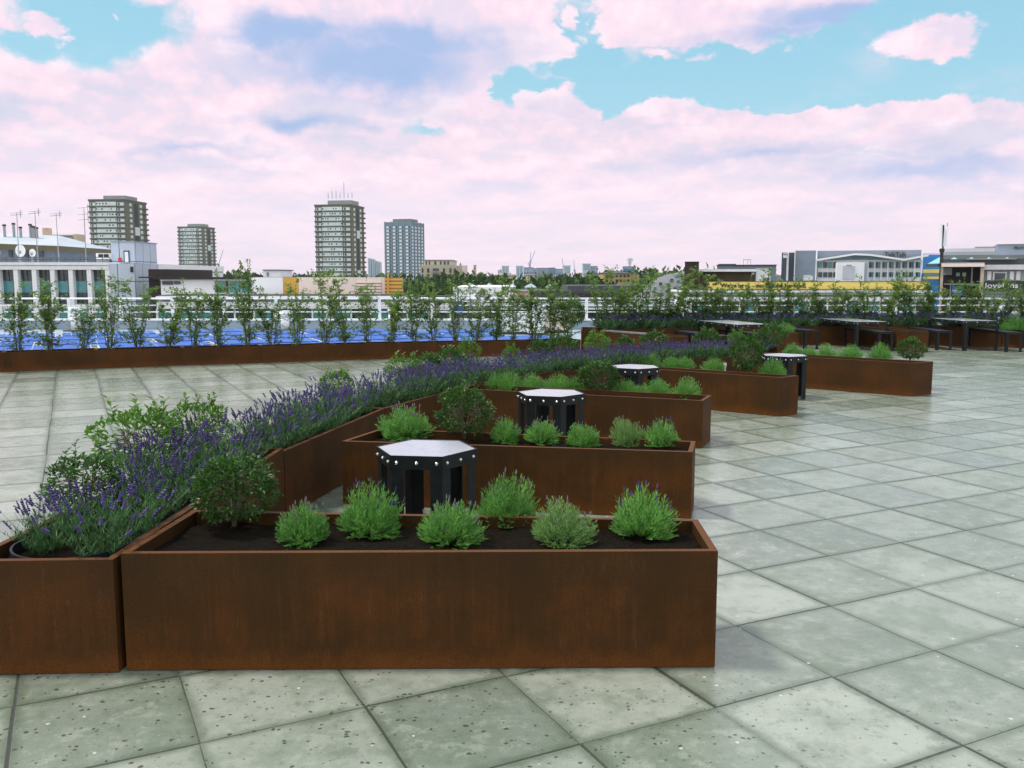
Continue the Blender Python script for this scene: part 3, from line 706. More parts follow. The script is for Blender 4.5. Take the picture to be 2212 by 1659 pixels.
# young trees, photo x of the foot and y of the top
TL = [(-38, 600), (39, 604), (110, 602), (180, 640), (236, 578), (298, 606), (362, 620), (418, 600), (470, 582), (535, 560), (588, 618), (645, 598), (700, 588), (748, 600), (793, 590), (843, 606), (895, 600), (937, 592),
      (984, 590), (1026, 612), (1070, 595), (1108, 598), (1152, 596), (1194, 604), (1228, 610)]
def wline(px):
    r = ray(px, 740)
    for i in range(len(Wt)-1):
        a, b = Vector(Wt[i])+WN*.5, Vector(Wt[i+1])+WN*.5
        den = (b.x-a.x)*r[1]-(b.y-a.y)*r[0]; t_ = (a.y*r[0]-a.x*r[1])/den
        if -.02 <= t_ <= 1.02: return a.lerp(b, t_), i
    return (Vector(Wt[0]) if px < 0 else Vector(Wt[-1]))+WN*.5, (0 if px < 0 else len(Wt)-2)
for i, (px, yt) in enumerate(TL):
    p, k = wline(px); z = .352-.006*k-.03; zt_ = AT(px, yt, p.y)[1]; s = (zt_-z)/1.42
    random.seed(i); wd = R(.85, 1.15)
    plant('young_tree', TRE[(i*3) % 7], TC, p.x, p.y, z, 'slim young tree in the low planter row, %s from the left' % ORD[i], 'tree', 'young trees in the low planter row', (wd, wd, s))
topsR = [575, 600, 598, 570, 600, 585, 605, 578, 600, 612, 590, 604, 575, 604, 596, 612, 600, 606, 590, 600, 580, 604, 592, 600, 586, 606, 598, 610, 576, 600]
s = .05; i = 0
while s < tp and i < 30:
    p = along([tuple(Vector(q)+Vector((0, .62))) for q in PS], s); zt_ = AT(1106, topsR[i], p.y)[1]; random.seed(i+99); wd = R(.95, 1.25)
    plant('young_tree', TRE[(i*2+1) % 7], TC, p.x, p.y, HT-.04, 'slim young tree above the far lavender and hedge, %s from the left' % ORD[i], 'tree', 'young trees behind the far tables', (wd, wd, (zt_-HT)/1.42))
    s += .40; i += 1
#PART2
# ------------------------------------------------------------ backdrop helpers
def plain(name, r, g, b, rough=.7, k=.82, sc=.35):
    c = S(r, g, b); return mat(name, c, rough, fn=varied((c[0]*k, c[1]*k, c[2]*k, 1), sc))
CONC = plain('concrete', 150, 152, 150); PALEW = plain('pale_cladding', 243, 244, 248, .6, .9); CREAM = plain('cream_cladding', 240, 222, 212)
DARKC = plain('dark_cladding', 40, 42, 42); ORANGE = plain('orange_cladding', 222, 170, 75); SLATE = plain('slate', 70, 76, 82)
BROWN = plain('brown_brick', 112, 106, 84, .9); TWHITE = plain('tower_white', 225, 238, 238); TDARK = plain('tower_slab', 88, 92, 78, .9)
GREYC = plain('grey_cladding', 128, 140, 156); GREYD = plain('dark_grey_cladding', 72, 82, 96); BLUEC = plain('blue_cladding', 40, 130, 200)
YELL = plain('yellow_board', 250, 222, 120); STEEL = plain('galvanised_steel', 150, 156, 160, .4); BEIGE = plain('beige_brick', 196, 184, 160, .9)
YBRICK = plain('yellow_brick', 175, 158, 105, .9); TGREY = plain('tower_grey', 110, 140, 160); PINK = plain('pink_render', 228, 190, 190)
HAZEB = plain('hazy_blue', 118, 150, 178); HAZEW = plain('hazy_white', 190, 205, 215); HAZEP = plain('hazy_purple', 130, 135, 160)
INK = mat('sign_black', (.012, .012, .012, 1), .5); LETW = mat('sign_white', (.8, .8, .8, 1), .5)
BRED = plain('dark_brick', 70, 50, 44, .9)
def panelf(t, b):
    p = gnode(t, 'ShaderNodeNewGeometry', 'Position'); x, y, z = sep(t, p)
    g = ((x+y)/1.25).frac()._m('LESS_THAN', .045).mx((z/1.35).frac()._m('LESS_THAN', .04))
    t.links.new(mix(t, g, mix(t, noisen(t, p, .3, 3)*.5, S(200, 208, 222), S(168, 182, 205)), S(80, 95, 120)).s, b.inputs['Base Color'])
PANEL = mat('panel_cladding', rough=.5, fn=panelf)
def louvf(c1, c2, per):
    def fn(t, b):
        z = sep(t, gnode(t, 'ShaderNodeNewGeometry', 'Position'))[2]
        t.links.new(mix(t, (z/per).frac()._m('LESS_THAN', .4), c1, c2).s, b.inputs['Base Color'])
    return fn
LOUV = mat('pale_louvre', fn=louvf(S(228, 212, 205), S(150, 130, 110), .16)); LOUVO = mat('orange_louvre', fn=louvf(S(218, 170, 85), S(150, 105, 45), .2))
RIBB = mat('ribbed_roof', fn=louvf(S(200, 208, 212), S(95, 105, 110), .22))
ROT = [0.]
def face(px): ROT[0] = math.atan2(ray(px, 600)[0], ray(px, 600)[1])      # turn the next buildings to stand square to this bearing
def uvz(px, py, Y):
    r = ray(px, py); c_, s_ = math.cos(ROT[0]), math.sin(ROT[0]); t_ = (Y/c_)/(r[0]*s_+r[1]*c_)
    return r[0]*t_*c_-r[1]*t_*s_, Y/c_, EYE+r[2]*t_
def wpt(px, py, Y, dv=0.):
    u, v, z = uvz(px, py, Y); v += dv; c_, s_ = math.cos(ROT[0]), math.sin(ROT[0]); return (u*c_+v*s_, -u*s_+v*c_, z)
def pbox(m_, x0, x1, yt, yb, Y, D_, mi=0, zb=None):
    if ROT[0]:
        u0, v, zt_ = uvz(x0, yt, Y); u1 = uvz(x1, yt, Y)[0]; z0 = uvz(x0, yb, Y)[2] if zb is None else zb
        c_, s_ = math.cos(ROT[0]), math.sin(ROT[0]); m_.box(u0, u1, v, v+D_, z0, zt_, mi, Matrix(((c_, s_, 0, 0), (-s_, c_, 0, 0), (0, 0, 1, 0), (0, 0, 0, 1)))); return m_
    return pbox0(m_, x0, x1, yt, yb, Y, D_, mi, zb)
def pbox0(m_, x0, x1, yt, yb, Y, D_, mi=0, zb=None):        # box whose front face fills photo columns x0..x1 and rows yt..yb at depth Y
    X0 = AT(x0, yt, Y)[0]; X1 = AT(x1, yt, Y)[0]; zt_ = AT(x0, yt, Y)[1]; z0 = AT(x0, yb, Y)[1] if zb is None else zb
    m_.box(X0, X1, Y, Y+D_, z0, zt_, mi); return m_
def part(t, name, mats, x0, x1, yt, yb, Y, D_, zb=None):
    return pbox(MB(), x0, x1, yt, yb, Y, D_, 0, zb).build(name, mats, t)
def btag(name, label, px, Y, group=None, cat='building'):
    return thing(name, (AT(px, 600, Y)[0], Y, GZ), label, cat, group)
def text(body, x0, x1, yt, yb, Y, m_, parent, name='lettering', fit=True, bold=.02, shear=0.):
    cu = bpy.data.curves.new('t', 'FONT'); cu.body = body; cu.offset = bold; cu.extrude = .02; cu.resolution_u = 3; cu.shear = shear
    o = bpy.data.objects.new('t', cu); C.objects.link(o); me = bpy.data.meshes.new_from_object(o); bpy.data.objects.remove(o)
    xs = [v.co.x for v in me.vertices]; ys = [v.co.y for v in me.vertices]
    X0, V0, Z1 = uvz(x0, yt, Y); X1, _, Z0 = uvz(x1, yb, Y); off = parent.location; c_, s_ = math.cos(ROT[0]), math.sin(ROT[0])
    sx = (X1-X0)/(max(xs)-min(xs)); sz = (Z1-Z0)/(max(ys)-min(ys))
    for v in me.vertices:
        x = X0+(v.co.x-min(xs))*sx; z = Z0+(v.co.y-min(ys))*sz; y = V0-v.co.z*2
        v.co = (x*c_+y*s_-off[0], -x*s_+y*c_-off[1], z-off[2])
    me.materials.clear(); me.materials.append(m_); o = bpy.data.objects.new(name, me); C.objects.link(o); o.parent = parent; return o

# ------------------------------------------------------------ roof edge behind the trees: kerb, railing, solar panels
t = thing('roof_kerb', (0, 29, 0), 'low grey upstand wall along the roof edge beyond the blue panels', 'wall')
m = MB(); m.box(-30, 18, 29.0, 29.3, -.02, .27); m.build('kerb_wall', plain('kerb_grey', 150, 165, 178), t); m = MB(); m.box(-30, 18, 28.95, 29.35, .272, .32); m.build('coping', WHITE, t)
t = thing('roof_railing', (0, 29.1, .3), 'long white tubular railing standing on the roof edge wall', 'railing')
for z in (.98, .76, .55): m = MB(); m.tube((-30, 29.1, z), (18, 29.1, z), .028 if z > .9 else .02, .028 if z > .9 else .02, 8); m.build('rail', WHITE, t, smooth=True)
for i in range(29): x = -29.5+i*1.68; m = MB(); m.box(x-.045, x+.045, 29.07, 29.13, .32, 1.); m.build('post', WHITE, t)
def solarf(t, b):
    p = gnode(t, 'ShaderNodeTexCoord', 'Object'); x, y, z = sep(t, p)
    gl = (x/.99).frac()._m('LESS_THAN', .022).mx((y/1.6).frac()._m('LESS_THAN', .012)); g2 = (x/.165).frac()._m('LESS_THAN', .05).mx((y/.165).frac()._m('LESS_THAN', .05))
    c = mix(t, noisen(t, p, .7, 2), (.006, .075, .36, 1), (.012, .115, .48, 1)); c = mix(t, g2*.35, c, (.05, .14, .5, 1)); c = mix(t, gl, c, (.25, .35, .6, 1))
    t.links.new(c.s, b.inputs['Base Color'])
SOLAR = mat('solar_cells', rough=.5, spec=.3, fn=solarf)
ALU = mat('aluminium', (.7, .73, .76, 1), .4)
u_ = Vector((.896, .4446)); v_ = Vector((-.4446, .896)); cnt = 0
for r_ in range(-1, 6):
    o0 = Vector((-4.9, 17.5))+v_*(.95+r_*1.72); s = -24.+(r_*1.37 % 2.3)
    while s < 14:
        L_ = 2.4; c_ = o0+u_*(s+L_/2)+v_*.75; s += L_+.2
        ok = True
        for e1 in (-1, 1):
            for e2 in (-1, 1):
                q = c_+u_*e1*L_/2+v_*e2*.75
                wy = 19.72+(q.x-1.52)*.43 if q.x < 1.52 else 99
                if q.y > 28.85 or q.x > 3.2 or q.x < -30 or q.y < wy+.62: ok = False
                if q.y < 24.3 and q.x > -12 and False: ok = False
        if not ok: continue
        cnt += 1
        t = thing('solar_panel', (c_.x, c_.y, .015), 'blue solar panel strip, %s row from the front, %s from the left' % (ORD[r_+1], ORD[int((s+24)/2.6)%40]), 'solar panel', 'blue solar panels on the lower roof', math.atan2(u_.y, u_.x))
        if cnt == 1:
            m = MB(); m.box(-L_/2, L_/2, -.70, .70, .03, .06); SM = m.mesh('cells', SOLAR)
            m = MB(); m.box(-L_/2-.03, L_/2+.03, -.73, .73, 0, .028); FM = m.mesh('frame', ALU)
        child('cells', SM, t); child('frame', FM, t)
for px, Y, top, w_, lab in ((161.5, 28.2, 663, .14, 'thick white vent pipe on the lower roof at the left edge'), (615, 28.4, 671, .13, 'thick white vent pipe below the orange wall panel'), (843, 28.5, 668, .06, 'thin white pipe among the trees, left of the grey tower')):
    x, zt_ = AT(px, top, Y); t = thing('vent_pipe', (x, Y, 0), lab, 'pipe', 'white pipes on the lower roof')
    m = MB(); m.tube((x, Y, 0), (x, Y, zt_-.1), w_, w_, 14); m.build('pipe', WHITE, t, smooth=True); m = MB(); m.tube((x, Y, zt_-.1), (x, Y, zt_), w_*1.5, w_*1.3, 14); m.build('cap', WHITE, t)
    m = MB(); m.box(x-w_*2, x+w_*2, Y-w_*2, Y+w_*2, -.02, .02); m.build('base_plate', SLATE, t)
for px, py0, w_, h_, Y, mm, lab in ((1118, 735, .9, .55, 26.5, PALEW, 'grey metal rooftop cabinet beyond the tree row'), (1158, 735, .5, .8, 26., WHITE, 'tall white rooftop cabinet beyond the tree row'), (1192, 728, 1.1, .62, 27.2, CREAM, 'cream rooftop box near the end of the tree row')):
    x = AT(px, 700, Y)[0]; t = thing('rooftop_cabinet', (x, Y, 0), lab, 'cabinet', 'cabinets on the lower roof')
    m = MB(); m.box(x-w_/2, x+w_/2, Y, Y+.6, .06, h_); m.build('casing', mm, t); m = MB(); m.box(x-w_/2-.04, x+w_/2+.04, Y-.04, Y+.64, h_+.002, h_+.04); m.build('lid', ALU, t)
    m = MB(); m.box(x-w_/2+.05, x+w_/2-.05, Y+.05, Y+.55, -.02, .058); m.build('plinth', SLATE, t)

# ------------------------------------------------------------ glazed galleries just below eye level
def gallery(px0, px1, Y, y_roof, y_band, y_gl0, y_gl1, label, step=44):
    t = btag('glazed_gallery', label, (px0+px1)/2, Y)
    part(t, 'wall', PALEW, px0, px1, y_roof+8, 0, Y+.5, 3.5, GZ); part(t, 'roof_edge', WHITE, px0-2, px1+2, y_roof, y_roof+4, Y-.1, 4.4)
    part(t, 'gutter', DARKC, px0, px1, y_roof-2.6, y_roof-.3, Y+.6, 3)
    part(t, 'clerestory', RIBB, px0, px1, y_roof+4.4, y_band, Y+.3, .3); part(t, 'fascia', WHITE, px0, px1, y_band, y_gl0-1, Y+.1, .5)
    part(t, 'sill', WHITE, px0, px1, y_gl1, y_gl1+6, Y+.1, .6); part(t, 'blind_wall', GREYC, px0, px1, y_gl1+6.3, 0, Y+.15, .3, GZ)
    x = px0; k = 0
    while x < px1-6:
        e = min(px1, x+step); part(t, 'window', TEALG if random.random() < .55 else GLASS, x+1.6, e-1.6, y_gl0+.5, y_gl1-.5, Y+.35, .1)
        part(t, 'mullion', WHITE, x-1.2, x+1.4, y_gl0-.5, y_gl1+.3, Y+.2, .25); x += step; k += 1
    return t
random.seed(3)
gallery(338, 872, 44, 640, 652, 668, 690, 'low white gallery with teal windows behind the railing, on the left', 42)
gallery(880, 972, 43, 643, 655, 671, 688, 'small white gallery with an arched dark window left of the blue tank', 46)
gallery(1484, 2012, 46, 628, 644, 652, 689, 'long white glazed gallery below the yellow board', 38)
for x0, x1, yt, yb, mm, lab, nm in ((980, 998, 651, 681, mat('blue_tank', (.02, .10, .45, 1), .4), 'bright blue tank beside a dark locker below the shed lettering', 'blue_tank'), (1001, 1007.5, 652, 681, DARKC, 'narrow dark locker right of the blue tank', 'dark_locker')):
    t = btag(nm, lab, (x0+x1)/2, 38, cat='tank' if nm == 'blue_tank' else 'locker'); part(t, 'casing', mm, x0, x1, yt, yb, 38, .4); part(t, 'lid', WHITE, x0-.6, x1+.6, yt-1.2, yt-.1, 37.95, .5); part(t, 'stand', STEEL, x0+.5, x1-.5, yb+.2, 0, 38.05, .3, GZ)
t = btag('ribbed_roof_hall', 'low hall with pale ribbed roof strips right of the shed', 1190, 50)
part(t, 'wall', SLATE, 985, 1480, 668, 0, 50.5, 14, GZ)
for k in range(4): part(t, 'roof_strip', RIBB, 1010+k*22, 1478, 651+k*5.2, 653.4+k*5.2, 50-k*.4, .6)
t = btag('slate_roof_block', 'dark slate roofed block with small brown windows', 1300, 84)
part(t, 'wall', SLATE, 1110, 1425, 628, 0, 84.5, 12, GZ); part(t, 'roof', plain('slate_roof', 74, 80, 86), 1226, 1424, 617, 629, 84.8, 10); 
for k in range(9): part(t, 'window', BRED, 1232+k*17, 1241+k*17, 633, 640, 84.3, .2)

# ------------------------------------------------------------ white office building with teal panels, far left
t = btag('office_building', 'white office building with dark windows and teal panels, left edge', 120, 60); Y = 60
part(t, 'wall', PALEW, -220, 234, 585, 0, Y+.7, 24, GZ); part(t, 'side_wall', PANEL, 234.5, 289, 569.5, 0, Y+.1, 4.2, GZ); part(t, 'parapet', WHITE, -220, 234, 566.5, 582.5, Y, 24)
part(t, 'parapet_strip', GREYC, -220, 234, 572.4, 573.4, Y-.05, .04)  # thin grey strip across the parapet front
for k in range(-6, 7):
    x = 33+39.6*k
    if x > 236: break
    part(t, 'pillar', PALEW, x-4.8, x+4.8, 582.6, 0, Y+.05, .6, GZ)
for k in range(-6, 6):
    a, b = 33+39.6*k+5, 33+39.6*(k+1)-5
    if k == 5: b = 232
    for (y0, y1, mm, nm) in ((583, 607, GLASS, 'window'), (607.3, 632, TEALG, 'spandrel_panel'), (632.3, 656.5, GLASS, 'window'), (657, 667, PALEW, 'band'), (667.3, 690, TEALG, 'spandrel_panel'), (690.3, 710, GLASS, 'window')):
        o = part(t, nm, mm, a, b, y0, y1, Y+.45, .2)
        if nm == 'window' and y0 < 640 and k > -2:
            mm_ = MB()
            for f in (.33, .66): pbox(mm_, a+(b-a)*f-.4, a+(b-a)*f+.4, y0, y1, Y+.4, .04)
            pbox(mm_, a, b, (y0+y1)/2-.3, (y0+y1)/2+.3, Y+.4, .045); ch = mm_.build('frame', SLATE, o)
t2 = btag('lift_room', 'pale panelled roof block with a door and small red sign', 262, 62, cat='building')
part(t2, 'wall', PANEL, 239, 289, 521.5, 0, 62, 3.9, AT(0, 569, 62)[1]); part(t2, 'parapet', plain('parapet_grey', 150, 165, 190), 238.7, 289.3, 520.6, 522.6, 61.9, 4.1)
d_ = part(t2, 'door', DARKC, 266.6, 278, 541.6, 567, 61.9, .09); part(d_, 'door_leaf', WHITE, 268.6, 276.4, 544, 566.5, 61.85, .04); part(t2, 'red_sign', plain('red_sign', 190, 60, 50), 255, 261.5, 557, 565, 61.9, .05); part(t2, 'small_window', DARKC, 281, 285, 576, 588, 59.9, .18)
t2 = btag('pitched_plant_room', 'white pitched roof plant room above the office at the left edge', 40, 66); Y2 = 66
part(t2, 'wall', GREYC, -160, 118, 527, 0, Y2+.8, 8, AT(0, 575, Y2)[1])
X0, ze = AT(-170, 523, Y2); X1, ze1 = AT(124, 531, Y2); zr = AT(60, 503, Y2)[1]; XR = AT(62, 503, Y2)[0]
m = MB(); A_ = [(X0, Y2, ze+.1), (X1, Y2, ze1), (X1, Y2+9, ze1), (X0, Y2+9, ze+.1)]; P1 = (X0, Y2+4.5, zr+.3); P2_ = (XR, Y2+4.5, zr)
m.poly([A_[0], A_[1], P2_, P1]); m.poly([A_[1], A_[2], P2_]); m.poly([A_[2], A_[3], P1, P2_]); m.poly([A_[3], A_[0], P1]); m.poly([(p[0], p[1], p[2]-.01) for p in A_[::-1]]); m.build('roof', plain('pale_roof', 190, 196, 208), t2)
m = MB(); m.poly([(X0, Y2-.02, ze-.35), (X1+.02, Y2-.02, ze1-.4), (X1+.02, Y2-.02, ze1-.02), (X0, Y2-.02, ze+.08)]); m.poly([(X1+.02, Y2-.02, ze1-.4), (X1+.02, Y2+9, ze1-.4), (X1+.02, Y2+9, ze1-.02), (X1+.02, Y2-.02, ze1-.02)]); m.build('eaves', plain('eaves', 90, 84, 60), t2)
for k, x in enumerate((-20, 18, 52, 84)): part(t2, 'window', GLASS, x, x+8, 541, 556, Y2+.7, .1)
for k, (x, y0) in enumerate(((9, 488), (29, 485), (44, 493), (65, 487), (70, 491), (74, 492), (79, 494))):
    p = AT(x, y0, 69); t3 = thing('roof_flue', (p[0], 69, p[1]-1.), 'thin grey flue on the plant room roof, %s from the left' % ORD[k], 'flue', 'flues on the plant room roof')
    m = MB(); m.tube((p[0], 69, p[1]-1.6), (p[0], 69, p[1]), .1, .1, 8); m.build('pipe', STEEL, t3); m = MB(); m.tube((p[0], 69, p[1]), (p[0], 69, p[1]+.12), .16, .12, 8); m.build('cowl', DARKC, t3)
for k, (x, y0, rr) in enumerate(((39, 541.6, 13), (64, 546, 8.5), (-14, 545, 10))):
    p = AT(x, y0, 63); R_ = rr/FPX*63; t3 = thing('satellite_dish', (p[0], 63, p[1]-R_-.3), ('large white satellite dish on the office roof', 'smaller white dish right of the large satellite dish', 'white satellite dish at the extreme left edge')[k], 'dish', 'satellite dishes on the office roof')
    m = MB(); nv = []
    for i in range(6):
        for j in range(18): a = j/18*6.283; q = i/5.; m.v.append((p[0]+math.cos(a)*R_*q*.85+.1*q*q, 63+.45*q*q*-R_+.3, p[1]+math.sin(a)*R_*q))
    for i in range(5):
        for j in range(18): a = i*18+j; b = i*18+(j+1) % 18; m.f.append((a, b, b+18, a+18)); m.m.append(0)
    m.build('reflector', WHITE, t3, smooth=True); m = MB(); m.tube((p[0], 63.3, p[1]-R_-.6), (p[0], 63.3, p[1]), .07, .07, 6); m.build('mount', STEEL, t3)
    m = MB(); m.tube((p[0], 63.2, p[1]-R_*.3), (p[0]+.1, 63-R_*.7, p[1]), .03, .03, 5); m.build('feed_arm', STEEL, t3)
t3 = btag('office_roof_railing', 'thin dark guard railing along the office roof', 120, 60.5, cat='railing')
for y in (556, 560.5): p0 = AT(-200, y, 60.6); p1 = AT(238, y, 60.6); m = MB(); m.tube((p0[0], 60.6, p0[1]), (p1[0], 60.6, p1[1]), .025, .025, 5); m.build('rail', SLATE, t3)
for k in range(28): p0 = AT(-195+k*16, 555.5, 60.6); m = MB(); m.tube((p0[0], 60.6, 2.7), (p0[0], 60.6, p0[1]), .022, .022, 5); m.build('post', SLATE, t3)
t3 = btag('condenser_unit', 'white rooftop condenser unit left of the panelled roof block', 222, 61.5, cat='condenser'); part(t3, 'casing', WHITE, 207, 236, 547, 560, 61.6, 1.6); part(t3, 'fan_opening', INK, 212, 222, 549, 556, 61.55, .04); part(t3, 'fan_opening', INK, 224, 234, 549, 556, 61.55, .04); part(t3, 'stand', STEEL, 208, 235, 560.2, 566, 61.8, 1.2)
for k, (x0, y0, x1, y1) in enumerate(((40, 552, 36, 459), (81, 541, 75, 456), (126, 545, 121, 461), (186, 566, 181, 448))):
    a = AT(x0, y0, 62.); b = AT(x1, y1, 62.); t3 = thing('antenna_mast', (a[0], 62, 2.), 'slender lattice antenna mast on the office roof, %s from the left' % ORD[k], 'antenna', 'antenna masts on the office roof')
    m = MB(); m.tube((a[0], 62, 2.), (b[0], 62, b[1]), .035, .02, 6); m.build('mast', STEEL, t3)
    for q in (0., .12, .22) if k == 3 else (0., .05): z = b[1]-(b[1]-a[1])*q-.05; m = MB(); m.tube((b[0]-.45, 62, z), (b[0]+.4, 62, z+.08), .018, .018, 5); m.tube((b[0]+.25, 62, z-.15), (b[0]+.25, 62, z+.25), .018, .018, 5); m.build('aerial', STEEL, t3)

# ------------------------------------------------------------ middle distance, left to centre
t = btag('dark_brick_block', 'dark brown flat block with a thin canopy, beside the office building', 343, 56); part(t, 'wall', plain('umber', 48, 36, 30), 320, 366, 581.5, 0, 56, 8, GZ); part(t, 'canopy', DARKC, 299, 345, 597.6, 600.6, 55.2, .7); part(t, 'window', GLASS, 350, 360, 612, 622, 55.95, .04)
t = btag('white_low_block', 'low white block with a dark flat roof edge behind the left trees', 460, 53)
part(t, 'wall', PALEW, 347, 611, 606, 0, 53, 10, GZ); part(t, 'roof_edge', DARKC, 331, 613, 598.4, 603.4, 52.5, 11); part(t, 'soffit', WHITE, 345, 612, 603.8, 606, 52.7, .4)
for x0, x1, y0, y1, mm in ((350, 373, 607.4, 615, GLASS), (376, 389, 607.4, 614, GLASS), (464, 484, 607, 632, TEALG), (487, 492, 607, 634, INK), (495, 518, 607, 632, TEALG), (521, 546, 607, 632, TEALG), (549, 575, 610, 628, GLASS)): part(t, 'window', mm, x0, x1, y0, y1, 52.9, .08)
face(872)
t = btag('long_clad_shed', 'long pale clad shed with two orange panels behind the trees', 700, 50)
part(t, 'wall', PALEW, 542, 870, 600, 0, 50.3, 14, GZ)
for x0, x1, mm, nm in ((542, 610.6, PALEW, 'pale_panel'), (611, 644, ORANGE, 'orange_panel'), (644.4, 768.6, CREAM, 'cream_panel'), (769, 824, CREAM, 'cream_panel'), (824.4, 831, CREAM, 'cream_panel'), (831.4, 870, LOUVO, 'louvre_panel')): part(t, nm, mm, x0, x1, 599, 636, 50, .25)
part(t, 'louvre_panel', LOUV, 770, 823, 611, 635.5, 49.9, .08); part(t, 'downpipe', ORANGE, 836, 839.5, 592, 636, 49.8, .15); part(t, 'downpipe', CREAM, 703, 704.5, 594, 636, 49.85, .1)
part(t, 'gutter', DARKC, 541, 872, 636.4, 638.4, 49.8, .3)
ROT[0] = 0.
t = btag('roof_cabin', 'small pale roof cabin on the skyline left of the tall tower', 586, 90); part(t, 'wall', PALEW, 568, 605, 584, 0, 90, 5, GZ); part(t, 'roof', SLATE, 567, 606, 582.3, 584, 89.8, 5.4); part(t, 'door', GREYC, 576, 580, 588, 597, 89.9, .08)
# beige flats
t = btag('beige_flats', 'beige brick block of flats with a set back top floor', 947, 200); Y = 200
part(t, 'wall', BEIGE, 908, 986, 573.5, 0, Y, 22, GZ); part(t, 'top_floor', plain('top_floor', 205, 200, 185), 916, 977, 562.4, 573.3, Y+2, 16); part(t, 'roof', CONC, 915, 978, 561, 562.2, Y+1.6, 17)
for y0, y1 in ((579.5, 589), (592.5, 602), (605, 615)):
    for x0, x1 in ((911, 914.5), (922.5, 927.5), (934.5, 948), (956.5, 961.5), (970.5, 975.5), (980, 984.5)):
        o = part(t, 'window', GLASS, x0, x1, y0, y1, Y-.1, .2)
    part(t, 'balcony', STEEL, 934, 948.5, y1-3, y1, Y-.9, .8)
for x0, x1 in ((919, 922), (926, 929), (938, 942.5), (950, 954), (958, 963), (966, 970)): part(t, 'window', GLASS, x0, x1, 564.3, 571.8, Y+1.9, .2)

